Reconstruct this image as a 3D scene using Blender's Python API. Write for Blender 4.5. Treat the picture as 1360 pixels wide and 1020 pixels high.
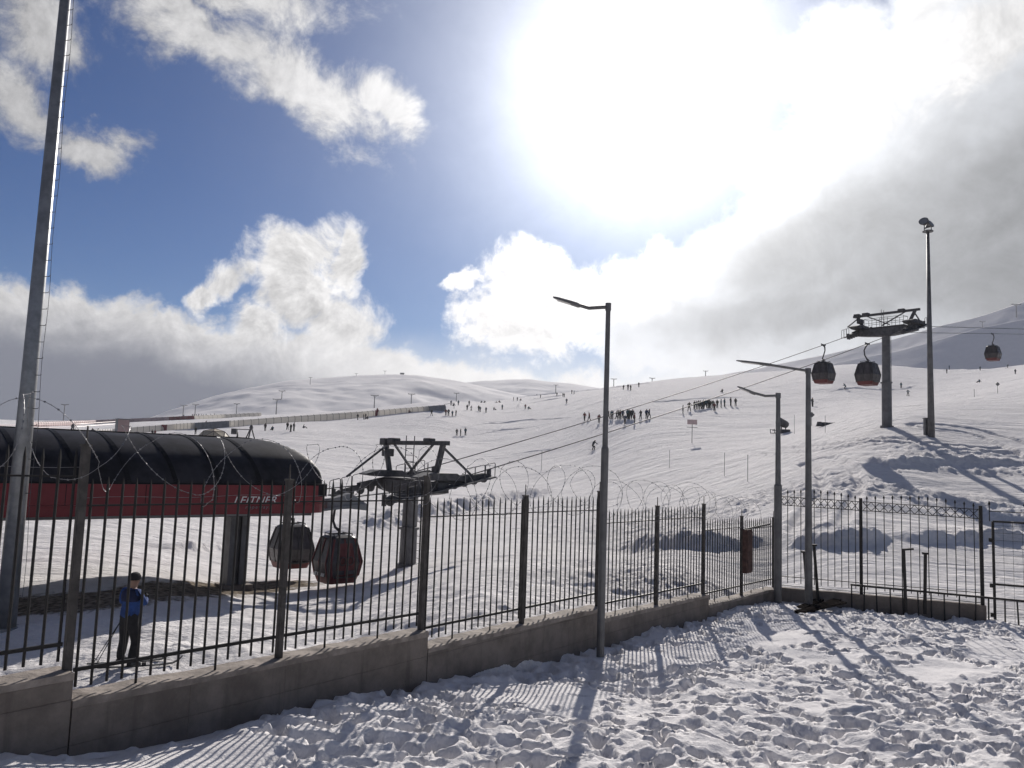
import bpy, math, random
import numpy as np
from mathutils import Vector, Matrix
random.seed(7); rng = np.random.default_rng(11)
for o in list(bpy.data.objects): bpy.data.objects.remove(o)
SC = bpy.context.scene; COL = SC.collection
R = math.radians

# ------------------------------------------------------------------ camera
F = 1047.0; PITCH = R(5.6); ROLL = R(2.0)
cf = np.array([0, math.cos(PITCH), math.sin(PITCH)]); cu0 = np.array([0, -math.sin(PITCH), math.cos(PITCH)]); cr0 = np.array([1., 0, 0])
CR = cr0*math.cos(ROLL)+cu0*math.sin(ROLL); CU = cu0*math.cos(ROLL)-cr0*math.sin(ROLL)
cam = bpy.data.cameras.new('camera'); camo = bpy.data.objects.new('camera', cam); COL.objects.link(camo)
camo.matrix_world = Matrix(((CR[0], CU[0], -cf[0], 0), (CR[1], CU[1], -cf[1], 0), (CR[2], CU[2], -cf[2], 0), (0, 0, 0, 1)))
cam.sensor_width = 36; cam.lens = F/1360*36; cam.clip_start = .05; cam.clip_end = 20000
SC.camera = camo

def ray(px, py): return CR*(px-680)/F-CU*(py-510)/F+cf
def at(px, py, Y):
    d = ray(px, py); return d*(Y/d[1])

# ------------------------------------------------------------------ light and exposure
SUN_AZ, SUN_EL = 9.2, 26.2
SC.view_settings.view_transform = 'Standard'; SC.view_settings.look = 'None'
SC.view_settings.exposure = 0.0; SC.view_settings.gamma = 1.0; SC.view_settings.use_curve_mapping = False
sd = Vector((math.sin(R(SUN_AZ))*math.cos(R(SUN_EL)), math.cos(R(SUN_AZ))*math.cos(R(SUN_EL)), math.sin(R(SUN_EL))))
sl = bpy.data.lights.new('sun', 'SUN'); sl.energy = 4.8; sl.angle = R(.5); sl.color = (1, .94, .875)
so = bpy.data.objects.new('sun', sl); COL.objects.link(so); so.rotation_euler = (-sd).to_track_quat('-Z', 'Y').to_euler()

# ------------------------------------------------------------------ node expression helper
class G:
    def __init__(s, nt): s.nt = nt; s.N = nt.nodes; s.L = nt.links
    def node(s, t, **k):
        n = s.N.new(t)
        for a, b in k.items(): setattr(n, a, b)
        return n
    def put(s, sock, v):
        if isinstance(v, E): s.L.new(v.s, sock)
        elif hasattr(v, 'is_output'): s.L.new(v, sock)
        else: sock.default_value = v
    def math(s, op, *a, clamp=False):
        n = s.node('ShaderNodeMath', operation=op, use_clamp=clamp)
        for i, v in enumerate(a): s.put(n.inputs[i], v)
        return E(s, n.outputs[0])
    def vmath(s, op, *a):
        n = s.node('ShaderNodeVectorMath', operation=op)
        for i, v in enumerate(a): s.put(n.inputs[i], v)
        return E(s, n.outputs[0])
    def ss(s, x, a, b, lo=0., hi=1.):
        n = s.node('ShaderNodeMapRange', interpolation_type='SMOOTHSTEP')
        for i, v in enumerate((x, a, b, lo, hi)): s.put(n.inputs[i], v)
        return E(s, n.outputs[0])
    def lin(s, x, a, b, lo=0., hi=1.):
        n = s.node('ShaderNodeMapRange', interpolation_type='LINEAR')
        for i, v in enumerate((x, a, b, lo, hi)): s.put(n.inputs[i], v)
        return E(s, n.outputs[0])
    def mix(s, f, a, b):
        n = s.node('ShaderNodeMix', data_type='RGBA')
        s.put(n.inputs[0], f)
        for i, v in ((6, a), (7, b)):
            if isinstance(v, tuple) and len(v) == 3: v = v+(1,)
            s.put(n.inputs[i], v)
        return E(s, n.outputs[2])
    def noise(s, vec, scale, detail=4, rough=.55, dist=0., color=False):
        n = s.node('ShaderNodeTexNoise')
        if vec is not None: s.put(n.inputs['Vector'], vec)
        n.inputs['Scale'].default_value = scale; n.inputs['Detail'].default_value = detail
        n.inputs['Roughness'].default_value = rough; n.inputs['Distortion'].default_value = dist
        return E(s, n.outputs[1 if color else 0])
    def sep(s, v):
        n = s.node('ShaderNodeSeparateXYZ'); s.put(n.inputs[0], v); return [E(s, o) for o in n.outputs]
    def comb(s, x, y, z):
        n = s.node('ShaderNodeCombineXYZ')
        for i, v in enumerate((x, y, z)): s.put(n.inputs[i], v)
        return E(s, n.outputs[0])
class E:
    def __init__(s, g, sock): s.g = g; s.s = sock
    def __add__(s, o): return s.g.math('ADD', s, o)
    __radd__ = __add__
    def __sub__(s, o): return s.g.math('SUBTRACT', s, o)
    def __rsub__(s, o): return s.g.math('SUBTRACT', o, s)
    def __mul__(s, o): return s.g.math('MULTIPLY', s, o)
    __rmul__ = __mul__
    def __truediv__(s, o): return s.g.math('DIVIDE', s, o)
    def max(s, o): return s.g.math('MAXIMUM', s, o)
    def min(s, o): return s.g.math('MINIMUM', s, o)

# ------------------------------------------------------------------ sky: blue air, clouds at fixed bearings, bright cloud round the sun
world = bpy.data.worlds.new('World'); SC.world = world; world.use_nodes = True
wt = world.node_tree; wt.nodes.clear(); g = G(wt)
SKY = .1
sky = g.node('ShaderNodeTexSky', sky_type='NISHITA', sun_disc=False, sun_elevation=R(SUN_EL), sun_rotation=R(SUN_AZ), altitude=2200, air_density=1.0, dust_density=.4, ozone_density=2.5)
D = E(g, g.node('ShaderNodeTexCoord').outputs['Generated'])
dx, dy, dz = g.sep(D)
az = g.math('ARCTAN2', dx, dy)*1000.; el = g.math('ARCSINE', dz)*1000.
def bearing(px, py):
    d = ray(px, py); return math.atan2(d[0], d[1])*1000, math.atan2(d[2], math.hypot(d[0], d[1]))*1000
w1 = g.noise(D, 5., 3, .5, color=True); w2 = g.noise(D, 17., 5, .6, color=True)
a1, b1, _ = g.sep(w1); a2, b2, _ = g.sep(w2)
U = az+(a1-.5)*130.+(a2-.5)*70.; V = el+(b1-.5)*110.+(b2-.5)*60.
fb = g.noise(D, 13., 10, .67, .35)            # cloud detail
fl = g.noise(g.vmath('ADD', D, tuple(.010*c for c in (sd.x, sd.y, sd.z+.4))), 13., 9, .62, .35)
low = g.noise(D, 4.2, 4, .5)
relief = (fb-fl)*2.6
def blob(px, py, rx, ry, rot=0., u=U, v=V):
    c = bearing(px, py); ex = bearing(px+10, py); ey = bearing(px, py-10)
    kx = math.dist(c, ex)/10; ky = math.dist(c, ey)/10
    du = u-c[0]; dv = v-c[1]; cs, sn = math.cos(R(rot)), math.sin(R(rot))
    p = (du*cs+dv*sn)*(1/(rx*kx)); q = (dv*cs-du*sn)*(1/(ry*ky))
    return 1.-g.math('SQRT', p*p+q*q)
def union(bl):
    r = bl[0]
    for b in bl[1:]: r = r.max(b)
    return r
th = g.math('ARCCOSINE', g.math('MINIMUM', E(g, g.vmath('DOT_PRODUCT', D, tuple(sd)).s.node.outputs['Value']), .99999))*(180/math.pi)
near = g.math('EXPONENT', th*th*(-1/(24.**2)))       # 1 at the sun, fades over ~24 degrees
sat = g.node('ShaderNodeHueSaturation'); sat.inputs['Saturation'].default_value = 1.42; sat.inputs['Value'].default_value = .48
wt.links.new(sky.outputs[0], sat.inputs['Color'])
colr = g.vmath('MULTIPLY', E(g, sat.outputs[0]), (.40, .79, 1.04))
def lay(alpha, c): 
    global colr
    colr = g.mix(alpha, colr, c)
def grey(v, tint=(1, .985, .975)):
    return g.comb(v*(tint[0]/SKY), v*(tint[1]/SKY), v*(tint[2]/SKY))
# high cloud, upper left
hi = union([blob(400, 120, 150, 62, -28), blob(300, 50, 170, 55, -12), blob(250, -40, 260, 50), blob(90, 182, 90, 40, -8), blob(60, 40, 70, 70, 20), blob(20, 130, 55, 55, 0), blob(500, 150, 60, 34, -30)])
dh = hi*.75+(fb-.5)*1.7+.13
lay(g.ss(dh, .02, .62)*.93, grey(g.ss(dh, .0, .8, .30, .50)+relief*.35+near*.5))
# cumulus over the left hill and at centre
cu = union([blob(395, 335, 82, 46), blob(300, 362, 55, 30, 35), blob(268, 385, 26, 24), blob(400, 385, 50, 58), blob(470, 360, 34, 50, -20), blob(440, 430, 60, 60), blob(345, 420, 45, 40)])
dc = cu*1.05+(fb-.5)*2.2+(low-.5)*.5
lay(g.ss(dc, -.12, .55), grey(g.ss(dc, -.1, .8, .88, .62)+relief*.8+near*.2))
cv = union([blob(690, 385, 70, 58, 15), blob(660, 430, 70, 45), blob(745, 415, 90, 50, -10), blob(612, 384, 40, 16, 5), blob(800, 400, 90, 42, 12), blob(880, 390, 120, 60, 0)])
dv_ = cv*1.15+(fb-.5)*2.1
lay(g.ss(dv_, -.12, .5), grey(g.ss(dv_, -.1, .9, .92, .72)+relief*.7+near*.25))
# grey cloud bank on the right, torn bright edge towards the sun
rb = union([blob(1290, 330, 400, 190, 18), blob(1080, 430, 330, 100), blob(1260, 90, 210, 120, 40), blob(1120, 130, 100, 110, 20), blob(1500, 250, 420, 400), blob(930, 440, 160, 55), blob(1130, 250, 170, 150, 20), blob(1000, 330, 130, 70, 20)])
dr = rb*1.45+(fb-.5)*.85+(low-.5)*.9
dk = g.ss(union([blob(1300, 280, 330, 120, 25), blob(1120, 400, 300, 46, 0), blob(1090, 330, 160, 60, 20), blob(1380, 380, 240, 80, 0)])+(low-.5)*.9+(fb-.5)*.3, -.6, .7)
lay(g.ss(dr, -.12, .5), grey(.71-dk*.47+relief*.14+near*.22-g.ss(dr, .1, 1.)*.06, (.925, .96, 1.02)))
tb_ = union([blob(1190, 110, 190, 55, 38), blob(1320, 40, 160, 60, 25), blob(1090, 120, 70, 80, 10)])
lay(g.ss(tb_*1.0+(fb-.5)*2.0, -.1, .7)*.85, grey(.74+relief*.5+near*.08))
# low bank on the left with a lit rim, melting into white towards the centre
pts = [(-300, 350), (0, 366), (200, 398), (420, 442), (620, 478)]
bp = [bearing(*p) for p in pts]
ramp = bp[0][1]
top = None
for (u0, v0), (u1, v1) in zip(bp[:-1], bp[1:]):
    seg = g.lin(U, u0, u1, 0., v1-v0); top = seg if top is None else top+seg
depth = (top+bp[0][1]-(el+(b2-.5)*60.+(fb-.5)*60.+(b1-.5)*50.))*(1/70.)
white = g.ss(az, -330., -60.)
core = g.ss(depth+(fb-.5)*.7, .05, 1.15)*(1.-white)
lay(g.ss(depth, -.05, .22)*g.ss(az, 330., 60.), g.mix(core, grey(.66+relief*.5+white*.12+near*.2), (.062/SKY, .076/SKY, .125/SKY)))
# pale vapour above the skyline
vap = g.ss(el+(fb-.5)*50., 175., 70.)*g.ss(az, -330., -120.)*g.ss(az, 420., 200.)
lay(vap*.9, grey(.80+(fb-.5)*.18+near*.1))
# glow of the sun through thin cloud
glow = g.math('EXPONENT', th*th*(-1/(8.8**2)))*1.5+g.math('EXPONENT', th*th*(-1/(18.**2)))*.52
colr = g.vmath('ADD', colr, grey(glow*(.8+fb*.4), (1, .99, .97)))
back = g.ss(g.math('ABSOLUTE', az), 650., 1050.)*g.ss(low+(fb-.5)*.3, .36, .6)  # unseen grey cloud added beside and behind the view to neutralise the shade
lay(back*.6, grey(.20+relief*.1+(fb-.5)*.12))
below = g.ss(el, -25., -90.)
colr = g.mix(below, colr, (2.4, 2.35, 2.35))
bg = g.node('ShaderNodeBackground'); g.put(bg.inputs[0], colr); bg.inputs[1].default_value = SKY
wo = g.node('ShaderNodeOutputWorld'); wt.links.new(bg.outputs[0], wo.inputs[0])
world.cycles.sampling_method = 'MANUAL'; world.cycles.sample_map_resolution = 512

# ------------------------------------------------------------------ helpers
def material(name, col, rough=.7, metal=0., vary=.15, scale=6., bump=0., bscale=30., spec=.3):
    m = bpy.data.materials.new(name); m.use_nodes = True; h = G(m.node_tree); b = h.N['Principled BSDF']
    b.inputs['Roughness'].default_value = rough; b.inputs['Metallic'].default_value = metal; b.inputs['Specular IOR Level'].default_value = spec
    P = E(h, h.node('ShaderNodeTexCoord').outputs['Object'])
    n = h.noise(P, scale, 5, .6)
    lo = tuple(c*(1-vary) for c in col); hi_ = tuple(min(1, c*(1+vary)) for c in col)
    h.put(b.inputs['Base Color'], h.mix(h.ss(n, .3, .7), lo, hi_))
    if bump:
        bn = h.node('ShaderNodeBump'); bn.inputs['Strength'].default_value = bump; bn.inputs['Distance'].default_value = .02
        h.put(bn.inputs['Height'], h.noise(P, bscale, 4, .6)); m.node_tree.links.new(bn.outputs[0], b.inputs['Normal'])
    return m

def tag(o, label=None, cat=None, group=None, kind=None):
    for k, v in (('label', label), ('category', cat), ('group', group), ('kind', kind)):
        if v: o[k] = v
    return o
def thing(name, label, cat, loc=(0, 0, 0), rz=0., group=None):
    o = bpy.data.objects.new(name, None); COL.objects.link(o); o.location = loc; o.rotation_euler = (0, 0, rz); o.empty_display_size = .2
    return tag(o, label, cat, group)
class MB:
    def __init__(s): s.v = []; s.f = []; s.m = []
    def add(s, vs, fs, mi=0):
        k = len(s.v); s.v += [tuple(v) for v in vs]; s.f += [tuple(i+k for i in q) for q in fs]; s.m += [mi]*len(fs); return s
    def box(s, c, d, M=None, mi=0, taper=1.):
        vs = []
        for z in (-.5, .5):
            t = 1 if z < 0 else taper
            for x, y in ((-.5, -.5), (.5, -.5), (.5, .5), (-.5, .5)):
                p = Vector((x*d[0]*t, y*d[1]*t, z*d[2]))
                if M is not None: p = M@p
                vs.append(p+Vector(c))
        return s.add(vs, [(3, 2, 1, 0), (4, 5, 6, 7), (0, 1, 5, 4), (1, 2, 6, 5), (2, 3, 7, 6), (3, 0, 4, 7)], mi)
    def bar(s, a, b, w, h=None, mi=0, up=(0, 0, 1)):
        a = Vector(a); b = Vector(b); h = h or w; d = (b-a); L = d.length; d.normalize(); u = Vector(up)
        if abs(d.dot(u)) > .98: u = Vector((0, 1, 0)) if abs(d.y) < .9 else Vector((1, 0, 0))
        x = d.cross(u).normalized(); y = x.cross(d)
        M = Matrix((x, d, y)).transposed()
        return s.box((a+b)/2, (w, L, h), M, mi)
    def tube(s, pts, r, n=8, mi=0, cap=True):
        pts = [Vector(p) for p in pts]; rs = r if isinstance(r, (list, tuple)) else [r]*len(pts)
        d0 = (pts[1]-pts[0]).normalized(); u = Vector((0, 0, 1)) if abs(d0.z) < .9 else Vector((1, 0, 0))
        x = d0.cross(u).normalized(); vs = []
        for i, p in enumerate(pts):
            d = (pts[min(i+1, len(pts)-1)]-pts[max(i-1, 0)]).normalized()
            x = (x-d*x.dot(d)).normalized(); y = d.cross(x)
            vs += [p+(x*math.cos(2*math.pi*k/n)+y*math.sin(2*math.pi*k/n))*rs[i] for k in range(n)]
        fs = [(i*n+k, i*n+(k+1) % n, (i+1)*n+(k+1) % n, (i+1)*n+k) for i in range(len(pts)-1) for k in range(n)]
        if cap: fs += [tuple(range(n-1, -1, -1)), tuple((len(pts)-1)*n+k for k in range(n))]
        return s.add(vs, fs, mi)
    def loft(s, rings, mi=0, cap=True):
        n = len(rings[0]); vs = [p for r in rings for p in r]
        fs = [(i*n+k, i*n+(k+1) % n, (i+1)*n+(k+1) % n, (i+1)*n+k) for i in range(len(rings)-1) for k in range(n)]
        if cap: fs += [tuple(range(n-1, -1, -1)), tuple((len(rings)-1)*n+k for k in range(n))]
        return s.add(vs, fs, mi)
    def build(s, name, mats, parent=None, smooth=False, off=None, bevel=0.):
        me = bpy.data.meshes.new(name); vs = s.v
        if off is not None: vs = [(v[0]-off[0], v[1]-off[1], v[2]-off[2]) for v in vs]
        me.from_pydata([tuple(v) for v in vs], [], s.f)
        for m in (mats if isinstance(mats, (list, tuple)) else [mats]): me.materials.append(m)
        me.polygons.foreach_set('material_index', s.m)
        if smooth: me.polygons.foreach_set('use_smooth', [True]*len(me.polygons))
        me.update()
        o = bpy.data.objects.new(name, me); COL.objects.link(o)
        if parent is not None: o.parent = parent
        if bevel:
            b = o.modifiers.new('bevel', 'BEVEL'); b.width = bevel; b.segments = 2; b.limit_method = 'ANGLE'
        return o
KIDS = {}
def copy_tree(o, parent=None):
    c = o.copy(); COL.objects.link(c)
    if parent is not None: c.parent = parent
    for ch in list(o.children): copy_tree(ch, c)
    return c

# numpy gradient-ish value noise
_T = rng.random((256, 256))
def vnoise(x, y):
    xi = np.floor(x).astype(int); yi = np.floor(y).astype(int); fx = x-xi; fy = y-yi
    fx = fx*fx*fx*(fx*(fx*6-15)+10); fy = fy*fy*fy*(fy*(fy*6-15)+10)
    a = _T[xi & 255, yi & 255]; b = _T[(xi+1) & 255, yi & 255]; c = _T[xi & 255, (yi+1) & 255]; d = _T[(xi+1) & 255, (yi+1) & 255]
    return (a*(1-fx)+b*fx)*(1-fy)+(c*(1-fx)+d*fx)*fy-.5
def fbm(x, y, o=4, g_=.5):
    r = 0; a = 1.
    for i in range(o):
        r = r+a*vnoise(x+17.3*i, y-9.1*i); x, y = x*1.62+y*1.2, y*1.62-x*1.2; a *= g_
    return r
def sst(x, a, b):
    t = np.clip((x-a)/(b-a), 0, 1); return t*t*(3-2*t)
class TPS:
    def __init__(s, P, Z, lam, sc):
        s.P = np.array(P, float)/sc; s.sc = sc; n = len(P)
        K = s.k(np.linalg.norm(s.P[:, None]-s.P[None], axis=2))+np.eye(n)*lam
        A = np.zeros((n+3, n+3)); A[:n, :n] = K; A[:n, n] = 1; A[:n, n+1:] = s.P; A[n, :n] = 1; A[n+1:, :n] = s.P.T
        s.w = np.linalg.solve(A, np.concatenate([Z, [0, 0, 0]]))
    def k(s, r): return r*r*np.log(r+1e-9)
    def __call__(s, x, y):
        x = np.asarray(x, float)/s.sc; y = np.asarray(y, float)/s.sc; n = len(s.P)
        r = s.w[n]+s.w[n+1]*x+s.w[n+2]*y
        for i in range(n): r = r+s.w[i]*s.k(np.hypot(x-s.P[i, 0], y-s.P[i, 1]))
        return r

# ------------------------------------------------------------------ terrain shape
cp = [(165, 885, 16.2), (8, 838, 19.6), (310, 780, 28.3), (430, 783, 28.6), (541, 752, 33), (1178, 568, 59.6), (1237, 580, 55), (1250, 630, 45), (830, 737, 34), (1100, 729, 29),
      (820, 557, 130), (940, 545, 140), (788, 598, 114), (612, 579, 166), (385, 574, 150), (482, 557, 200), (1200, 526, 183), (1073, 541, 141), (1037, 578, 95), (1110, 500, 200),
      (1360, 476, 330), (1178, 484, 330), (1060, 491, 360), (950, 498, 390), (870, 506, 410), (800, 516, 430), (700, 527, 460), (600, 541, 470), (400, 549, 480), (230, 553, 500), (0, 553, 520),
      (590, 547, 196), (378, 562, 196), (150, 578, 196), (640, 800, 17), (900, 770, 23), (300, 850, 18)]
W = [at(*c) for c in cp]
W += [np.array(v, float) for v in [(8, 24.5, -3.95), (13, 22, -3.9), (18, 20, -3.85), (20, 24, -3.6), (-16, 10, -4.5), (30, 22, -3.2), (4, 14, -4.6), (-4, 9, -4.6), (-60, 100, -1.5), (60, 60, 6)]]
WP = np.array(W)
# radial warp so near and far points both carry detail
def warp(x, y):
    r = np.hypot(x, y)+1e-6; k = np.log(r+6)/r*20; return x*k, y*k
wx, wy = warp(WP[:, 0], WP[:, 1]); el_ = WP[:, 2]/np.hypot(WP[:, 0], WP[:, 1])
_tps = TPS(np.stack([wx, wy], 1), el_, .0006, 30.)
def base_z(x, y):
    x = np.asarray(x, float); y = np.asarray(y, float); r = np.hypot(x, y)
    a, b = warp(x, y); e = _tps(a, b); ang = np.degrees(np.arctan2(x, y))
    rc = np.interp(ang, [-60, -33, 0, 15, 33, 60], [520, 520, 460, 400, 335, 335])   # crest distance
    z = e*r
    ec = _tps(*warp(np.sin(np.radians(ang))*rc, np.cos(np.radians(ang))*rc))
    t = np.clip((r-rc)/rc, 0, 3)
    return np.where(r > rc, ec*rc*(1-.35*t)-t*5, z)
def march(px, py, zf):
    d = ray(px, py); d = d/d[1]
    Y = np.concatenate([np.arange(5, 60, .05), np.arange(60, 600, .25)])
    h = d[2]*Y-zf(d[0]*Y, Y)
    i = np.where(h < 0)[0]; i = i[i > 0]
    k = i[0] if len(i) else len(Y)-1
    return d*Y[k]
def on_slope(px, py, ymin=14.5):
    d = ray(px, py); d = d/d[1]
    Y = np.concatenate([np.arange(ymin, 60, .05), np.arange(60, 600, .25)])
    h = d[2]*Y-slope_z(d[0]*Y, Y); i = np.where(h < 0)[0]
    k = i[0] if len(i) else int(np.argmin(h/Y)); P = d*Y[k]
    return np.array([P[0], P[1], float(slope_z(P[0], P[1]))])
# snow banks: (polyline of foot pixels, height, face width, back length)
def _foot(pts):
    out = []
    for p in pts:
        d = ray(*p); d = d/d[1]; Y = np.arange(14.5, 90, .05); h = d[2]*Y-base_z(d[0]*Y, Y); i = np.where(h < 0)[0]
        out.append((d*Y[i[0] if len(i) else -1])[:2])
    return np.array(out)
BANKS = [(_foot([(800, 733), (860, 735), (930, 732), (1000, 730), (1030, 729)]), .6, 1.05, 4.), (_foot([(1020, 728), (1060, 731), (1110, 729), (1160, 724), (1200, 719)]), .38, .75, 4.),
         (_foot([(1120, 612), (1180, 622), (1260, 620), (1380, 618)]), .32, .7, 5.), (_foot([(1205, 722), (1260, 722), (1320, 720), (1400, 720)]), .32, .55, 2.),
         (_foot([(470, 712), (540, 700), (600, 688), (680, 668), (760, 648)]), 1.05, 1.8, 5.), (_foot([(230, 733), (290, 735), (340, 728)]), .35, .6, 2.)]
def banks(x, y):
    z = np.zeros_like(x)
    for pl, h, w1, w2 in BANKS:
        m = (x > pl[:, 0].min()-6) & (x < pl[:, 0].max()+6) & (y > pl[:, 1].min()-3) & (y < pl[:, 1].max()+12)
        if not m.any(): continue
        X = x[m]; Yy = y[m]; best = np.full(X.shape, 1e9); sg = np.zeros(X.shape); tt = np.zeros(X.shape); acc = 0.
        tot = np.linalg.norm(np.diff(pl, axis=0), axis=1).sum()
        for a, b in zip(pl[:-1], pl[1:]):
            d = b-a; L = np.linalg.norm(d); t = np.clip(((X-a[0])*d[0]+(Yy-a[1])*d[1])/L**2, 0, 1)
            qx = X-(a[0]+t*d[0]); qy = Yy-(a[1]+t*d[1]); dd = np.hypot(qx, qy); s = (d[0]*qy-d[1]*qx)/L
            u = dd < best; best = np.where(u, dd, best); sg = np.where(u, s, sg); tt = np.where(u, (acc+t*L)/tot, tt); acc += L
        wob = fbm(X*.8, Yy*.8, 3)*.8+fbm(X*2.7, Yy*2.7, 4, .65)*.5
        s = np.where(np.abs(sg) < best*.98, np.where(sg > 0, best, -best), sg)+wob*.28
        end = np.clip(np.minimum(tt, 1-tt)*4.5, 0, 1)**.6*sst(best-np.abs(sg), 1.5, 0.)
        prof = sst(s, 0, w1)*np.clip(1-(s-w1)/w2, 0, 1)**1.4
        z[m] = np.maximum(z[m], h*end*prof*(1+wob*.55)+end*prof*fbm(X*5, Yy*5, 3)*.10)
    return z
RUTS = [(_foot([(1085, 700), (1100, 670), (1118, 645), (1112, 625), (1085, 612)]), .9), (_foot([(1390, 610), (1330, 585), (1290, 573), (1230, 566)]), 1.1), (_foot([(1000, 600), (1100, 594), (1230, 592), (1330, 600)]), .8)]
def slope_z(x, y):
    x = np.asarray(x, float); y = np.asarray(y, float); r = np.hypot(x, y)
    return base_z(x, y)
def slope_detail(x, y):
    r = np.hypot(x, y); z = banks(x, y)
    mask = sst(fbm(x*.07+3, y*.12, 3), -.12, .18)
    zone = sst(r, 78, 50)*sst(np.degrees(np.arctan2(x, y)), -2, 8)
    amp = .028+.09*mask*zone+.05*sst(r, 26, 17)
    z += fbm(x*1.6, y*1.6, 5, .6)*amp*sst(r, 130, 60)*1.4
    ch = np.abs(fbm(x*2.4+40, y*2.4, 3))
    z += np.clip(.16-ch, 0, 1)*.9*mask*zone*.4
    z += fbm(x*.05, y*.11, 4)*.35*sst(r, 40, 120)+fbm(x*.35, y*.6, 3)*.10*sst(r, 20, 50)
    for pl, gap in RUTS:
        m = (x > pl[:, 0].min()-3) & (x < pl[:, 0].max()+3) & (y > pl[:, 1].min()-3) & (y < pl[:, 1].max()+3)
        if not m.any(): continue
        X = x[m]; Yy = y[m]; best = np.full(X.shape, 1e9)
        for a, b in zip(pl[:-1], pl[1:]):
            d = b-a; t = np.clip(((X-a[0])*d[0]+(Yy-a[1])*d[1])/(d@d), 0, 1)
            best = np.minimum(best, np.hypot(X-(a[0]+t*d[0]), Yy-(a[1]+t*d[1])))
        e = np.abs(best-gap)
        z[m] += -.14*sst(e, .38, .12)+.07*np.exp(-((e-.5)/.16)**2)
    return z

def snow_material(name, dirt=False, near_=True):
    m = bpy.data.materials.new(name); m.use_nodes = True; h = G(m.node_tree); b = h.N['Principled BSDF']
    P = E(h, h.node('ShaderNodeTexCoord').outputs['Object'])
    n = h.noise(P, .35, 5, .6); c = h.mix(h.ss(n, .3, .7), (.86, .835, .825), (.91, .885, .872))
    if dirt:
        at_ = h.node('ShaderNodeAttribute', attribute_name='dirt'); dn = h.noise(P, 2.2, 6, .65)
        k = h.ss(E(h, at_.outputs['Fac'])+(dn-.5)*1.1, .36, .62)
        c = h.mix(k, c, h.mix(h.ss(h.noise(P, 5., 5, .6), .35, .65), (.10, .078, .058), (.33, .28, .22)))
    h.put(b.inputs['Base Color'], c); b.inputs['Roughness'].default_value = .95; b.inputs['Specular IOR Level'].default_value = .06
    bn = h.node('ShaderNodeBump'); bn.inputs['Strength'].default_value = .55 if near_ else .8; bn.inputs['Distance'].default_value = .045 if near_ else .38
    if near_: hh = h.noise(P, 22., 5, .65)
    else:
        mp = h.vmath('MULTIPLY', P, (1, 1.7, 1)); hh = h.noise(mp, .55, 8, .68)
        sx = h.vmath('MULTIPLY', P, (.05, .42, .3)); hh = hh+h.noise(sx, 1., 9, .72, .5)*2.2
        s2 = h.vmath('MULTIPLY', P, (.35, 1.6, .5)); hh = hh+h.noise(s2, 1., 4, .6, .8)*.5
    h.put(bn.inputs['Height'], hh); m.node_tree.links.new(bn.outputs[0], b.inputs['Normal'])
    return m
def grid_mesh(name, X, Y, Z, mat, keep=None, attr=None):
    nr, nc = X.shape; me = bpy.data.meshes.new(name)
    co = np.stack([X, Y, Z], 2).reshape(-1, 3); idx = np.arange(nr*nc).reshape(nr, nc)
    q = np.stack([idx[:-1, :-1], idx[:-1, 1:], idx[1:, 1:], idx[1:, :-1]], 2).reshape(-1, 4)
    if keep is not None:
        q = q[keep.reshape(-1)]; used = np.unique(q); mp = np.full(nr*nc, -1); mp[used] = np.arange(len(used)); q = mp[q]; co = co[used]
    me.vertices.add(len(co)); me.vertices.foreach_set('co', co.ravel())
    me.loops.add(q.size); me.loops.foreach_set('vertex_index', q.ravel().astype(np.int32))
    me.polygons.add(len(q)); me.polygons.foreach_set('loop_start', np.arange(0, q.size, 4, dtype=np.int32))
    me.polygons.foreach_set('use_smooth', np.ones(len(q), bool))
    me.update(calc_edges=True); me.materials.append(mat)
    if attr is not None:
        a = me.attributes.new('dirt', 'FLOAT', 'POINT'); a.data.foreach_set('value', attr.ravel())
    o = bpy.data.objects.new(name, me); COL.objects.link(o); return o

# ski slope
M_SLOPE = snow_material('slope snow', True, False); M_YARD = snow_material('yard snow', False, True); M_HILL = snow_material('hill snow', False, False); [setattr(n_.inputs['Strength'], 'default_value', .25) for n_ in M_HILL.node_tree.nodes if n_.bl_idname == 'ShaderNodeBump']
rr = np.concatenate([np.exp(np.arange(math.log(8.), math.log(75.), .0042)), np.exp(np.arange(math.log(75.), math.log(1500.), .011))])
aa = np.radians(np.concatenate([np.arange(-75, -36, 1.), np.arange(-36, 36, .095), np.arange(36, 76, 1.)]))
RRg, AAg = np.meshgrid(rr, aa, indexing='ij'); SX = RRg*np.sin(AAg); SY = RRg*np.cos(AAg)
SZ = base_z(SX, SY)+slope_detail(SX, SY)
_FA = R(37.75); _c8 = np.array([7.641, 22.88]); _e = at(1308, 803, 20.8)[:2]; _d = (_e-_c8)/np.linalg.norm(_e-_c8)
SZ -= 2.5*sst((SX+4.115)*-math.cos(_FA)+(SY-7.7)*math.sin(_FA), -.1, -.5)*sst((SX-_c8[0])*-_d[1]+(SY-_c8[1])*_d[0], -.1, -.5)
dpx = [on_slope(x, y) for x, y in [(-40, 808), (60, 803), (150, 797), (230, 783), (310, 783), (380, 776)]]
dirt = np.zeros_like(SX)
for a, b in zip(dpx[:-1], dpx[1:]):
    d = b[:2]-a[:2]; t = np.clip(((SX-a[0])*d[0]+(SY-a[1])*d[1])/(d@d), 0, 1)
    dist = np.hypot(SX-(a[0]+t*d[0]), (SY-(a[1]+t*d[1])))
    dirt = np.maximum(dirt, 1-dist/2.4)
slope = grid_mesh('ski_slope', SX, SY, SZ, M_SLOPE, attr=np.clip(dirt, 0, 1)); tag(slope, kind='structure')

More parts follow.
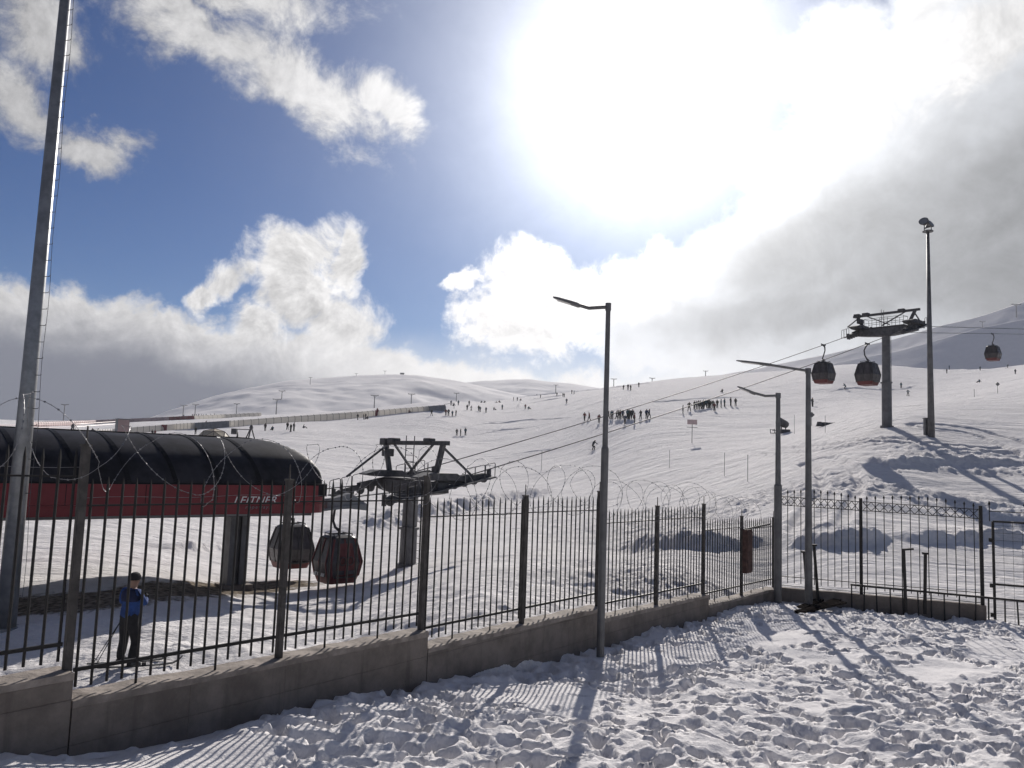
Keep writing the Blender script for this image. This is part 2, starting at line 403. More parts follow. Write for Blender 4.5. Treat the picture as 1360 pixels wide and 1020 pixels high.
# ------------------------------------------------------------------ fence line
FA = R(37.75); FD = np.array([math.sin(FA), math.cos(FA)]); FN = np.array([-math.cos(FA), math.sin(FA)])    # along, outward
P0 = np.array([-4.115, 7.70]); S = 2.4
def fp(n, off=0.): return P0+FD*(n*S)+FN*off
C8 = fp(8); ENDR = at(1308, 803, 20.8)[:2]; RD = ENDR-C8; RL = np.linalg.norm(RD); RD = RD/RL; RN = np.array([-RD[1], RD[0]])
def rp(t, off=0.): return C8+RD*t+RN*off
# yard (inside)
yc = [(95, 1000, 7.7), (563, 903, 11.5), (795, 861, 15.3), (935, 817, 19.1), (1031, 798, 22.3), (1310, 829, 20.6), (0, 1018, 6.9)]
YW = [at(*c) for c in yc]+[np.array(v) for v in [(0.2, 7.4, -2.93), (5, 7.5, -3.0), (-4, 2, -2.75), (5, 1.5, -2.75), (20, 10, -3.2), (10, 13, -3.4), (22, 20, -3.9), (4, 12, -3.33)]]
YP = np.array(YW); _y = TPS(YP[:, :2], YP[:, 2], .002, 10.)
def yard_base(x, y): return _y(x, y)
gx = np.arange(-10, 27, .042); gy = np.concatenate([np.arange(2.5, 13, .034), np.arange(13, 25, .05)])
YY, XX = np.meshgrid(gy, gx, indexing='ij')
ZZ = yard_base(XX, YY)
tr = sst(fbm(XX*.28+5, YY*.28+2, 3), -.42, -.08)
def on_yard(px, py): return march(px, py, yard_base)
for px, py, rad in [(930, 873, 1.2), (1110, 848, 2.3), (1070, 862, 1.7), (1240, 880, 1.4), (880, 880, 1.0), (740, 850, .9), (840, 850, .8)]:
    c = on_yard(px, py); tr *= 1-.96*sst(np.hypot(XX-c[0], YY-c[1]), rad, rad*.55)
ZZ += fbm(XX*.55, YY*.55, 3)*.16+fbm(XX*2.2, YY*2.2, 4, .55)*(.03+.06*tr)+fbm(XX*7., YY*7., 4, .6)*(.006+.020*tr)
def stamp(x, y, L, Wd, rot, dep):
    j0, j1 = np.searchsorted(gx, (x-2.2*L, x+2.2*L)); i0, i1 = np.searchsorted(gy, (y-2.2*L, y+2.2*L))
    if j1-j0 < 2 or i1-i0 < 2: return
    X = XX[i0:i1, j0:j1]-x; Y = YY[i0:i1, j0:j1]-y; c, s = math.cos(rot), math.sin(rot)
    e = np.hypot((X*c+Y*s)/L, (Y*c-X*s)/Wd)+fbm(XX[i0:i1, j0:j1]*9, YY[i0:i1, j0:j1]*9, 2)*.35
    ZZ[i0:i1, j0:j1] += -dep*sst(e, 1.10, .74)+dep*.26*np.exp(-((e-1.3)/.26)**2)
n_pr = 0
for k in range(19000):
    x = rng.uniform(-9, 22); y = rng.uniform(3, 24)
    i = min(np.searchsorted(gy, y), len(gy)-1); j = min(np.searchsorted(gx, x), len(gx)-1)
    if rng.random() > .03+.55*tr[i, j]: continue
    stamp(x, y, rng.uniform(.10, .21), rng.uniform(.06, .115), rng.normal(.3, .8), rng.uniform(.035, .12)); n_pr += 1
def box3(A):
    B = np.pad(A, 1, mode='edge'); return (B[:-2, 1:-1]+B[2:, 1:-1]+B[1:-1, :-2]+B[1:-1, 2:]+2*A)/6
lm = ZZ.copy()
for k in range(40): lm = box3(lm)
dz_ = (ZZ-lm)*.88; ZZ = lm+np.where(dz_ > .04, .04+.03*np.tanh((dz_-.04)/.03), dz_)
for k in range(5200):       # crumbs and clods kicked up by boots
    x = rng.uniform(-7, 20); y = rng.uniform(5.5, 23); r_ = rng.uniform(.035, .075)
    j0, j1 = np.searchsorted(gx, (x-2*r_, x+2*r_)); i0, i1 = np.searchsorted(gy, (y-2*r_, y+2*r_))
    if j1-j0 > 1 and i1-i0 > 1 and rng.random() < .25+.75*tr[min(i0, len(gy)-1), min(j0, len(gx)-1)]: ZZ[i0:i1, j0:j1] += rng.uniform(.4, .8)*r_*sst(np.hypot(XX[i0:i1, j0:j1]-x, YY[i0:i1, j0:j1]-y)/r_, 1.1, .5)
# walking lines of separate prints on the smooth patches
for (x0, y0), (x1, y1), nst in [((1045, 872), (1180, 838), 9), ((1190, 845), (1330, 890), 10), ((1100, 870), (1230, 850), 8), ((860, 905), (1010, 868), 9), ((1160, 880), (1290, 858), 9), ((1075, 845), (1120, 838), 3)]:
    a = on_yard(x0, y0); b = on_yard(x1, y1)
    for q in range(nst):
        p = a+(b-a)*(q/nst)+np.array([rng.normal(0, .1), rng.normal(0, .1), 0]); stamp(p[0], p[1], .2, .1, math.atan2(b[1]-a[1], b[0]-a[0])+rng.normal(0, .2), .13)
ctr = lambda A: (A[:-1, :-1]+A[1:, 1:])/2
cx, cy = ctr(XX), ctr(YY)
in1 = ((cx-P0[0])*FN[0]+(cy-P0[1])*FN[1]) < .03
in2 = ((cx-C8[0])*RN[0]+(cy-C8[1])*RN[1]) < .03
yard = grid_mesh('snow_yard', XX, YY, ZZ, M_YARD, keep=(in1 & in2)); tag(yard, kind='structure')
# ground goes on behind the camera
pl = MB(); pl.add([(-400, -400, -4.2), (400, -400, -4.2), (400, 3, -4.2), (-400, 3, -4.2)], [(0, 1, 2, 3)]); tag(pl.build('ground', M_YARD), kind='structure')

# ------------------------------------------------------------------ hills beyond the slope
def hill(name, prof, dist, base_e, front, rough_, seed, back=500, steep=1.):
    px = np.array([p[0] for p in prof], float); py = np.array([p[1] for p in prof], float)
    b = np.array([bearing(x, y) for x, y in prof])
    an = np.linspace(b[0, 0], b[-1, 0], 260); ce = np.interp(an, b[:, 0], b[:, 1])
    ker = np.hanning(13); ker /= ker.sum(); ce = np.convolve(np.pad(ce, 6, mode='edge'), ker, mode='valid')
    t = np.concatenate([np.linspace(0, 1, 90), np.linspace(1.02, 2, 14)])
    A, T = np.meshgrid(an/1000, t); CE = np.broadcast_to(ce/1000, A.shape)
    r = np.where(T <= 1, dist-front*(1-T), dist+(T-1)*back)
    crest = np.tan(CE)*dist; z0 = math.tan(base_e/1000)*(dist-front)
    k = np.clip(T, 0, 1); k = (k*k*(3-2*k))*(1-steep)+k*steep
    Z = np.where(T <= 1, z0+(crest-z0)*k, crest-(T-1)*crest*.8)
    X = r*np.sin(A); Y = r*np.cos(A)
    n = fbm(X*.006+seed, Y*.006, 5, .55)*rough_*np.sin(np.pi*np.clip(T, 0, 1))+fbm(X*.02+seed, Y*.02, 4)*rough_*.18
    o = grid_mesh(name, X, Y, Z+n, M_HILL); return tag(o, kind='structure')
hill('hills', [(150, 580), (225, 549), (300, 524), (380, 506), (450, 500), (520, 497.5), (560, 499), (600, 506), (650, 516), (720, 530), (780, 545)], 950, 28, 450, 11, 3., steep=.35)
hill('far_hills', [(520, 540), (580, 512), (640, 505), (700, 503), (760, 510), (800, 516), (900, 530)], 1250, 40, 450, 9, 9., steep=.5)
hill('shadowed_hill', [(940, 510), (1010, 496), (1080, 488), (1130, 478), (1190, 467), (1250, 450), (1300, 436), (1360, 424), (1430, 410), (1600, 390), (1800, 380)], 620, 90, 75, 5, 5., steep=1.)
hill('shadowed_mountain', [(900, 505), (1000, 492), (1040, 482), (1100, 470), (1180, 452), (1250, 432), (1300, 420), (1360, 400), (1450, 370), (1600, 340), (1800, 330)], 860, 90, 150, 8, 8., steep=1.)

# ------------------------------------------------------------------ materials
M_IRON = material('dark painted iron', (.018, .0165, .0165), .6, .0, .3, 9)
M_POST = material('weathered post paint', (.075, .068, .063), .7, 0, .3, 7, .3, 40)
M_CONC = material('rough concrete', (.19, .160, .138), .9, 0, .35, 1.6, .8, 9)
def concrete():
    h = G(M_CONC.node_tree); b = h.N['Principled BSDF']; P = E(h, h.node('ShaderNodeTexCoord').outputs['Object']); x, y, z = h.sep(P)
    al = x*float(math.sin(R(37.75)))+y*float(math.cos(R(37.75)))
    st = h.noise(h.comb(al*3.2, 0., z*.35), 1.6, 6, .65)                      # drip stains run down
    blot = h.noise(P, 2.1, 7, .68); fine = h.noise(P, 28., 4, .7)
    c = h.mix(h.ss(blot, .3, .7), (.165, .14, .12), (.265, .23, .198))
    c = h.mix(h.ss(st, .52, .75)*.6, c, (.12, .10, .085)); c = h.mix(h.ss(fine, .62, .8)*.5, c, (.36, .33, .30)); c = h.mix(h.ss(fine, .36, .2)*.6, c, (.10, .088, .078))
    board = h.math('ABSOLUTE', h.math('FRACT', (z+.02*fine)*(1/.42))-.5); joint = h.ss(board, .485, .5); vj = h.ss(h.math('ABSOLUTE', h.math('FRACT', al*(1/1.2))-.5), .495, .5)
    jj = joint.max(vj); c = h.mix(jj*.28, c, (.10, .085, .075)); h.put(b.inputs['Base Color'], c)
    bn = h.node('ShaderNodeBump'); bn.inputs['Strength'].default_value = .9; bn.inputs['Distance'].default_value = .02
    h.put(bn.inputs['Height'], fine*.5+blot*.6-jj*.4); h.nt.links.new(bn.outputs[0], b.inputs['Normal'])
concrete()
M_CONC2 = material('concrete coping', (.30, .26, .225), .9, 0, .3, 4, .8, 14)
M_WIRE = material('razor wire', (.24, .24, .25), .5, .6, .15, 12)
M_GALV = material('galvanised steel', (.26, .27, .28), .45, .6, .2, 3)
M_LAMP = material('grey lamp post paint', (.14, .14, .142), .5, .3, .2, 3)
M_TOWER = material('lift tower steel', (.15, .15, .155), .6, .3, .2, 2)
M_DARK = material('dark machinery steel', (.085, .085, .09), .6, .2, .3, 4)
M_RED = material('station red paint', (.19, .026, .032), .42, 0, .12, 1.5)
M_BLACK = material('station black shell', (.013, .013, .016), .55, 0, .3, 2, spec=.1)
M_GLASSD = material('tinted glazing', (.024, .024, .030), .55, 0, .5, 1.2, spec=.10)
M_WHITE = material('white lettering', (.75, .74, .72), .6, 0, .05)
M_RUST = material('rusty red box', (.078, .044, .037), .8, 0, .4, 8, .4, 30)
M_WOOD = material('wet boards', (.022, .019, .018), 1., 0, .4, 6, .5, 20, 0.)
M_CABRED = material('cabin red', (.13, .034, .034), .5, 0, .15, 3)
M_CABDK = material('cabin dark frame', (.045, .042, .044), .4, 0, .2, 3)
M_CABGL = material('cabin window', (.07, .063, .067), .25, 0, .3, 2, spec=.3)
M_CABGR = material('cabin grey panel', (.11, .10, .10), .45, 0, .2, 3)
M_TUN = material('milky gallery panel', (.62, .60, .57), .5, 0, .12, .4)
for mm_, tc_ in ((M_TUN, (.8, .78, .74, 1)),):
    nt = mm_.node_tree; tb = nt.nodes.new('ShaderNodeBsdfTranslucent'); tb.inputs[0].default_value = tc_; mx = nt.nodes.new('ShaderNodeMixShader'); mx.inputs[0].default_value = .55
    nt.links.new(nt.nodes['Principled BSDF'].outputs[0], mx.inputs[1]); nt.links.new(tb.outputs[0], mx.inputs[2]); nt.links.new(mx.outputs[0], nt.nodes['Material Output'].inputs[0])
M_TUNP = material('pink gallery panel', (.42, .30, .29), .6, 0, .2, .3)
M_GREY = material('grey sheet panel', (.20, .21, .22), .7, 0, .2, .6)
M_SKIN = material('skin', (.30, .19, .14), .6, 0, .1)
M_ROPE = material('steel rope', (.05, .05, .052), .6, .3, .1)
M_SIGN = material('pink faded sign', (.60, .46, .45), .6, 0, .1)
M_DOME = material('yellowed dome skin', (.55, .47, .34), .6, 0, .18, 1.2)

# ------------------------------------------------------------------ concrete wall with steps
SEC = [(-3, 0, -2.08, -2.10), (0, 2, -2.36, -2.43), (2, 4, -2.65, -2.67), (4, 6, -2.89, -2.96), (6, 8, -3.21, -3.30)]
def topz(n, side=1):
    for a, b, z0, z1 in SEC:
        if a <= n-1e-6*(1-side)*0 and n < b-1e-9: return z0+(z1-z0)*(n-a)/(b-a)
    return SEC[-1][3]
wall = thing('concrete_wall', 'long stepped grey brown concrete retaining wall under the picket fence', 'wall', (*fp(0), -3.6))
WT = .30
for a, b, z0, z1 in SEC:
    for nm, mt, zt, zb, w in (('wall_section', M_CONC, -.07, None, WT), ('coping', M_CONC2, 0., -.07, WT+.03)):
        m = MB(); N = 26
        rings = []
        for i in range(N+1):
            n = a+(b-a)*i/N; z = z0+(z1-z0)*i/N
            jt = (random.uniform(-.012, .012) if nm == 'coping' else 0)
            e0 = fp(n, -w/2); e1 = fp(n, w/2); zt_ = z+zt+jt; zb_ = (z+zb) if zb else -5.4
            if i in (0,): e0 = fp(n+(.004 if zb else .006), -w/2); e1 = fp(n+(.004 if zb else .006), w/2)
            rings.append([(e0[0], e0[1], zb_), (e1[0], e1[1], zb_), (e1[0], e1[1], zt_), (e0[0], e0[1], zt_+random.uniform(-.008, .004))])
        m.loft(rings); m.build(nm, mt, wall, off=wall.location)

# ------------------------------------------------------------------ picket fence
fence = thing('picket_fence', 'long dark iron picket fence with square posts on the stepped concrete wall', 'fence', (*fp(0), -2.4))
PT = {-1: .0, 0: .0, 1: -.33, 2: -.27, 3: -.58, 4: -.53, 5: -.86, 6: -.87, 7: -1.24, 8: -1.36}
off = fence.location
for n in range(-1, 9):
    m = MB(); p = fp(n, .0); zb = topz(n)-(.5 if n % 2 else .1); w = .068
    if n == 8: zb = -3.7
    M = Matrix.Rotation(-FA, 3, 'Z')
    m.box((p[0], p[1], (zb+PT[n])/2), (w, w, PT[n]-zb), M); m.box((p[0], p[1], PT[n]+.012), (w+.016, w+.016, .024), M)
    m.tube([(p[0], p[1], PT[n]+.02), (p[0], p[1], PT[n]+.2)], [.011, .008], 6)
    m.build('post', M_POST, fence, off=off)
NB = 16; npk = 0
BT = {-1: .0, 0: -.30, 1: -.31, 2: -.57, 3: -.58, 4: -.86, 5: -.87, 6: -1.22, 7: -1.30}
pk_me = {}
for n in range(-1, 8):
    a = fp(n+.026); b = fp(n+1-.026); za = topz(n); zb_ = topz(n+.999); bt = BT[n]
    panel = bpy.data.objects.new('fence_panel', None); COL.objects.link(panel); panel.parent = fence
    for z0, z1, w in ((za+.24, zb_+.24, .027), (bt-.27, bt-.29, .014)):
        m = MB(); m.bar((a[0], a[1], z0), (b[0], b[1], z1), w, w*1.3); m.build('rail', M_IRON, panel, off=off)
    rest = MB()
    for k in range(NB):
        t = (k+.6)/(NB+.2); p = fp(n+t); zw = za+(zb_-za)*t
        z0 = zw+.07+random.uniform(-.01, .015)
        if k % 6 == 4: z0 = zw-.02
        z1 = bt-.02*t+random.uniform(-.015, .015); lean = random.uniform(-.008, .008)
        q = rest if n >= 5 else MB()
        q.tube([(p[0], p[1], z0), (p[0]+lean*.9*FD[0], p[1]+lean*.9*FD[1], z1-.09), (p[0]+lean*FD[0], p[1]+lean*FD[1], z1)], [.0135, .0135, .003], 6)
        if n < 5: q.build('picket', M_IRON, panel, off=off)
    if n >= 5: o = rest.build('pickets', M_IRON, panel, off=off); o['kind'] = 'stuff'
# razor wire coils
rz = thing('razor_wire', 'tangled silver razor wire coils along the top of the picket fence', 'razor wire', (*fp(0), 0))
def coil(name, ph, hand, pitch, rad, zo, n0, n1, seed):
    rnd = random.Random(seed); m = MB(); pts = []; L0 = n0*S; L1 = n1*S; s = L0; th_ = ph; rj = rad; pj = pitch
    tz = lambda s_: np.interp(s_/S, [-1, 0, .15, 2, 2.15, 4, 4.15, 6, 6.15, 8], [.0, .0, -.25, -.3, -.5, -.57, -.78, -.88, -1.12, -1.32])
    q = 0.
    while s < L1:
        if q <= 0: rt = rad*rnd.uniform(.7, 1.2); pj = pitch*rnd.uniform(.55, 1.6); q = 2*math.pi*.5; tl = rnd.uniform(-.22, .22)
        rj += (rt-rj)*.06; th_ += hand*.17; q -= .17; s += pj*.17/(2*math.pi)
        lat = math.cos(th_)*rj; ver = math.sin(th_)*rj*.95
        p = fp(s/S+(tl*math.sin(th_)*.5)/S, lat); pts.append((p[0], p[1], tz(s)+zo+ver))
    m.tube(pts, .0028, 5)
    for i in range(0, len(pts)-1):
        a = Vector(pts[i]); b = Vector(pts[i+1]); d = (b-a).normalized(); sd_ = d.cross(Vector((rnd.uniform(-1, 1), rnd.uniform(-1, 1), rnd.uniform(-1, 1)))).normalized(); u = d.cross(sd_)
        c = a; h = .011
        m.add([c-d*.016, c+sd_*h, c+d*.016, c-sd_*h, c+u*.0025, c-u*.0025], [(0, 1, 4), (1, 2, 4), (2, 3, 4), (3, 0, 4), (1, 0, 5), (2, 1, 5), (3, 2, 5), (0, 3, 5)])
    m.build(name, M_WIRE, rz, off=rz.location)
coil('wire_coil', .4, 1, .92, .44, .06, -.75, 7.3, 3)
coil('wire_coil', 2.2, -1, 1.05, .40, .10, -.75, 7.0, 8)
m = MB()
for k in range(-7, 72):
    n = k/10; a = fp(n, .03); b = fp(n+.1, .03); za = BT.get(min(7, max(-1, math.floor(n))), -1.3)-.2
    m.tube([(a[0], a[1], za+.01*math.sin(k)), (b[0], b[1], za+.01*math.sin(k+1))], .0022, 4, cap=False)
m.build('tension_wire', M_WIRE, rz, off=rz.location)

# ------------------------------------------------------------------ right hand fence, gate, low rail
wz = lambda t: np.interp(t, [0, RL], [-3.28, -3.27])
w2 = thing('concrete_wall', 'low dark concrete kerb wall below the lattice topped fence on the right', 'wall', (*rp(0), -3.6))
m = MB(); rings = []
for i in range(15):
    t = .16+(RL+.02-.16)*i/14; e0 = rp(t, -.12); e1 = rp(t, .12)
    z = wz(t)+random.uniform(-.01, .01); rings.append([(e0[0], e0[1], -4.4), (e1[0], e1[1], -4.4), (e1[0], e1[1], z), (e0[0], e0[1], z)])
m.loft(rings); m.build('wall_section', M_CONC, w2, off=w2.location)
lf = thing('lattice_fence', 'ornamental iron fence with crossed lattice band and spear tips on the low wall', 'fence', (*rp(0), -3.2)); off = lf.location
TZ = lambda t: np.interp(t, [0, RL], [-.85, -.95])
def on_r(t, z, o_=0.): p = rp(t, o_); return (p[0], p[1], z)
for t in (RL*.44, RL-.05):
    m = MB(); m.box(on_r(t, (wz(t)-.02+TZ(t)+.22)/2+.0), (.085, .085, TZ(t)+.22-wz(t)+.02), Matrix.Rotation(math.atan2(RD[1], RD[0]), 3, 'Z')); m.build('post', M_IRON, lf, off=off)
for t0, t1, nb in ((.12, RL*.44-.05, 12), (RL*.44+.05, RL-.1, 13)):
    pn = bpy.data.objects.new('fence_panel', None); COL.objects.link(pn); pn.parent = lf
    for z0, z1, w in ((TZ(t0)+.12, TZ(t1)+.12, .02), (TZ(t0)-.12, TZ(t1)-.12, .02), (wz(t0)+.30, wz(t1)+.30, .02), (wz(t0)+.05, wz(t1)+.05, .016)):
        m = MB(); m.bar(on_r(t0, z0), on_r(t1, z1), w); m.build('rail', M_IRON, pn, off=off)
    m = MB(); st = (t1-t0)/nb
    for k in range(nb):
        ta, tb = t0+st*k, t0+st*(k+1)
        m.tube([on_r(ta, TZ(ta)-.12, .008), on_r(tb, TZ(tb)+.12, .008)], .009, 5); m.tube([on_r(ta, TZ(ta)+.12, -.008), on_r(tb, TZ(tb)-.12, -.008)], .009, 5)
    m.build('lattice', M_IRON, pn, off=off)
    for k in range(nb):
        t = t0+st*(k+.5); hz = .40+.10*math.sin(math.pi*(k+.5)/nb)
        m = MB(); zt = TZ(t)+hz-.12
        m.tube([on_r(t, wz(t)+.13), on_r(t, zt-.1)], .011, 6); m.tube([on_r(t, zt-.1), on_r(t, zt-.075), on_r(t, zt-.05), on_r(t, zt)], [.011, .028, .02, .002], 6); m.tube([on_r(t, zt-.115), on_r(t, zt-.10)], .017, 6)
        m.build('picket', M_IRON, pn, off=off)
gate = thing('mesh_gate', 'wide iron gate with wire mesh and spear tipped top at the right edge', 'gate', (*rp(RL+.2), -3.8)); off = gate.location
g0, g1 = RL+.22, RL+3.4
m = MB()
for t in (g0, g1): m.bar(on_r(t, -3.88), on_r(t, -1.12), .06, up=(RN[0], RN[1], 0))
for z in (-1.12, -2.72): m.bar(on_r(g0, z), on_r(g1, z), .05)
m.bar(on_r(g0, -3.82), on_r(g1, -3.82), .04)
m.build('gate_frame', M_IRON, gate, off=off)
m = MB(); t = g0+.02
while t < g1: m.tube([on_r(t, -3.8), on_r(t, -1.14)], .004, 4); t += .21
z = -3.7
while z < -1.15: m.tube([on_r(g0, z+.01), on_r(g1, z+.01)], .004, 4); z += .19
m.build('wire_mesh', M_IRON, gate, off=off)
m = MB(); m.bar(on_r(g0-.07, -.86), on_r(g1, -.86), .02)
for t in (g0-.07, g0+.72, g0+1.5, g0+2.3, g0+3.1):
    m.tube([on_r(t, -1.12), on_r(t, -.69)], .012, 6); m.tube([on_r(t, -.71), on_r(t, -.68), on_r(t, -.65), on_r(t, -.58)], [.01, .03, .024, .002], 6)
m.build('top_rail', M_IRON, gate, off=off)
for z in (-1.6, -2.76, -3.5): m = MB(); m.box(on_r(g0-.06, z), (.06, .06, .1)); m.build('hinge', M_IRON, gate, off=off)
lr = thing('low_railing', 'low welded steel railing in front of the lattice fence and gate', 'railing', (*rp(3), -3.5)); off = lr.location
m = MB(); a0 = 2.02; zr = lambda t: np.interp(t, [a0, RL+3], [-3.02, -3.08])
def lrp(t, z): return on_r(t, z, -.22)
m.bar(lrp(a0, zr(a0)), lrp(RL+3.2, zr(RL+3.2)), .05); m.build('rail', M_IRON, lr, off=off)
t = a0+.03
while t < RL+3.2:
    m = MB(); m.bar(lrp(t, -3.8), lrp(t+random.uniform(-.03, .03), zr(t)-.02), .034, up=(RN[0], RN[1], 0)); m.build('leg', M_IRON, lr, off=off); t += random.choice((.30, .33, .36))
for lab, pts in (('bent steel post with hooked top behind the low railing', [(1203, 795), (1200, 731), (1199, 730), (1213, 729)]), ('short straight steel stub post right of the bent post', [(1228, 797), (1229, 735)]),
                 ('leaning steel prop with flat cap left of the tall grey lamp', [(1073, 784), (1068, 733)]), ('leaning steel prop right of the tall grey lamp', [(1087, 786), (1081, 724)])):
    Yd = 20.9 if pts[0][0] > 1150 else 22.0
    w = [at(x, y, Yd) for x, y in pts]; w[0][2] -= .35; o = thing('steel_post', lab, 'post', tuple(w[0])); m = MB()
    for i, (a, b) in enumerate(zip(w[:-1], w[1:])):
        if np.linalg.norm(a-b) > .05: m.bar(a, b, .062 if i == 0 else .05, .06, up=(0, 1, 0))
    if len(pts) == 2: m.box(w[-1], (.13, .10, .05))
    m.build('shaft', M_IRON, o, off=w[0])
bd = thing('board_pile', 'wet dark boards lying in the snow by the corner of the fences', 'boards', tuple(on_yard(1075, 815))); off = bd.location
for k, ((x0, y0), (x1, y1)) in enumerate((((1046, 812), (1100, 800)), ((1056, 818), (1112, 806)), ((1060, 816), (1120, 811)))):
    a = on_yard(x0, y0); b = on_yard(x1, y1); a[2] = -3.58+.05*k; b[2] = -3.50+.05*k
    m = MB(); m.bar(a, b, .22, .05); m.build('board', M_WOOD, bd, off=off)
pb = fp(7, -.10); bx = thing('cabinet', 'narrow rusty red cabinet strapped to a fence post near the corner', 'cabinet', (pb[0], pb[1], -2.7)); off = bx.location
M = Matrix.Rotation(-FA, 3, 'Z'); q = fp(7.02, -.14)
m = MB(); m.box((q[0], q[1], -2.12), (.12, .40, 1.12), M); m.build('box', M_RUST, bx, off=off, bevel=.012)
m = MB(); q2 = fp(7.02, -.207); m.box((q2[0], q2[1], -2.12), (.012, .34, 1.02), M); m.build('door', M_RUST, bx, off=off)
m = MB(); a = fp(7.0, -.1); b = fp(7.75, -.1); m.tube([(a[0], a[1], -1.56), (b[0], b[1], -1.5)], .025, 6); m.build('conduit', M_IRON, bx, off=off)

# ------------------------------------------------------------------ lamp posts
def lamp(label, base, h, sleeve, arm, head, r0=.075, r1=.055, az_=0.):
    o = thing('street_lamp', label, 'street lamp', tuple(base), az_, 'street lamps along the fence')
    m = MB()
    if sleeve: m.tube([(0, 0, -.4), (0, 0, sleeve)], r0*1.35, 12); m.tube([(0, 0, sleeve), (0, 0, sleeve+.05)], [r0*1.35, r0], 12); m.build('sleeve', M_LAMP, o, smooth=False)
    m = MB(); m.tube([(0, 0, (sleeve or -.4)), (0, 0, h)], [r0, r1], 12); m.tube([(0, 0, h-.12), (0, 0, h+.02)], r1*1.25, 12); m.build('pole', M_LAMP, o)
    a1_, a2_ = arm; m = MB(); m.tube([(0, 0, h-.05), (-a1_[0], 0, h-.05+a1_[1]), (-a2_[0], 0, h-.05+a2_[1])], .035, 8); m.build('arm', M_LAMP, o)
    hx, hz_ = head; m = MB(); L = math.hypot(hx, hz_); e = Vector((-hx/L, 0, hz_/L)); s0 = Vector((-a2_[0], 0, h-.05+a2_[1]))-e*.1; nrm = Vector((e.z, 0, -e.x))
    rings = []
    for t, w, d in ((0, .05, .035), (.08, .08, .038), (.3, .11, .032), (.8, .10, .02), (1, .05, .01)):
        c = s0+e*(L*t); rings.append([c+Vector((0, w, 0))-nrm*d, c+Vector((0, w, 0))+nrm*d*.7, c-Vector((0, w, 0))+nrm*d*.7, c-Vector((0, w, 0))-nrm*d])
    m.loft(rings); hd = m.build('lamp_head', M_LAMP, o)
    m = MB(); c = s0+e*(L*.58); m.box(c-nrm*(.032 if nrm.z > 0 else -.032), (L*.5, .14, .012), Matrix((e, Vector((0, 1, 0)), nrm)).transposed()); m.build('lens', M_WHITE, hd)
    return o
bA = on_yard(797, 876); bA[2] -= .03
hA = lambda b, py, px: (lambda d: (d*b[1]/d[1])[2]-b[2])(ray(px, py))
lamp('tallest grey street lamp with thick lower sleeve in front of the middle of the fence', bA, hA(bA, 404, 808), hA(bA, 596, 802), ((.35, -.02), (.62, .06)), (.5, .16), .05, .043, R(-12))
bC = at(1033, 816, 21.9)
lamp('short grey street lamp with thick lower sleeve at the fence corner', bC, hA(bC, 523, 1036), hA(bC, 645, 1035), ((.35, -.02), (.70, .07)), (.5, .2), .078, .058, R(-8))
bB = at(1074, 803, 21.6)
lamp('slender tapered grey street lamp with long straight arm right of the fence corner', bB, hA(bB, 490, 1068), 0, ((.6, .08), (1.1, .15)), (.95, .10), .11, .065, R(-4))

# ------------------------------------------------------------------ lighting masts
bM = on_slope(7, 836); mast = thing('lighting_mast', 'tall galvanised mast with climbing pegs rising out of frame at the left', 'mast', tuple(bM))
m = MB(); m.tube([(0, 0, -.5), (0, 0, 6), (0, 0, 22)], [.235, .185, .09], 14); m.build('pole', M_GALV, mast, smooth=True)
m = MB(); m.tube([(0, 0, -.3), (0, 0, .06)], .34, 14); m.build('base_flange', M_GALV, mast)
peg = None
for k in range(44):
    z = 3.3+.42*k; r = np.interp(z, [0, 6, 22], [.215, .185, .09])
    if peg is None:
        pm = MB(); pm.tube([(0, 0, 0), (.15, -.04, 0), (.16, -.045, .03)], .009, 5); peg = pm.build('climbing_peg', M_DARK, mast)
    else: peg = peg.copy(); COL.objects.link(peg)
    peg.location = (r*.97, -.03, z)
m = MB(); cpt = [(.30+.02*math.sin(k*.8), -.05, .8+k*.42) for k in range(50)]; m.tube([(p[0]*np.interp(p[2], [0, 22], [1.25, .75]), p[1], p[2]) for p in cpt], .006, 5); m.build('cable', M_DARK, mast)
bR = on_slope(1237, 581); hR = (lambda d: (d*bR[1]/d[1])[2]-bR[2])(ray(1236, 308))
m2 = thing('lighting_mast', 'tall slim floodlight mast with small head right of the far lift tower', 'mast', tuple(bR))
m = MB(); m.tube([(0, 0, -.6), (0, 0, hR)], [.235, .095], 12); m.build('pole', M_LAMP, m2, smooth=True)
m = MB(); m.tube([(0, 0, hR), (0, 0, hR+.05)], .36, 16); m.tube([(0, 0, hR+.05), (0, 0, hR+.075)], [.36, .33], 16); m.build('platform', M_LAMP, m2)
m = MB()
for x in (-.25, .25): m.tube([(x, 0, hR), (x, 0, hR+.5)], .028, 6)
m.tube([(-.25, 0, hR+.22), (-.1, -.1, hR+.3)], .05, 6); m.build('bracket', M_LAMP, m2)
for (x, z, rt, t) in ((-.27, .72, .33, -.5), (.16, .55, .30, .35)):
    m = MB(); d = Vector((math.sin(t), -.55, .35)).normalized(); c = Vector((x, 0, hR+z))
    m.tube([c+d*.10, c+d*.02, c-d*.12, c-d*.3], [rt, rt*.95, rt*.6, rt*.3], 12); fl_ = m.build('floodlight', M_LAMP, m2)
    m = MB(); m.tube([c+d*.102, c+d*.108], rt*.9, 12); m.build('lens', M_GALV, fl_)
bk = on_slope(1231, 579); cb = thing('control_cabinet', 'small grey control cabinet at the foot of the floodlight mast', 'cabinet', tuple(bk))
m = MB(); m.box((0, 0, .45), (.34, .3, 1.5)); m.build('box', M_LAMP, cb, bevel=.02); m = MB(); m.box((0, 0, 1.23), (.4, .36, .05)); m.build('lid', M_LAMP, cb)

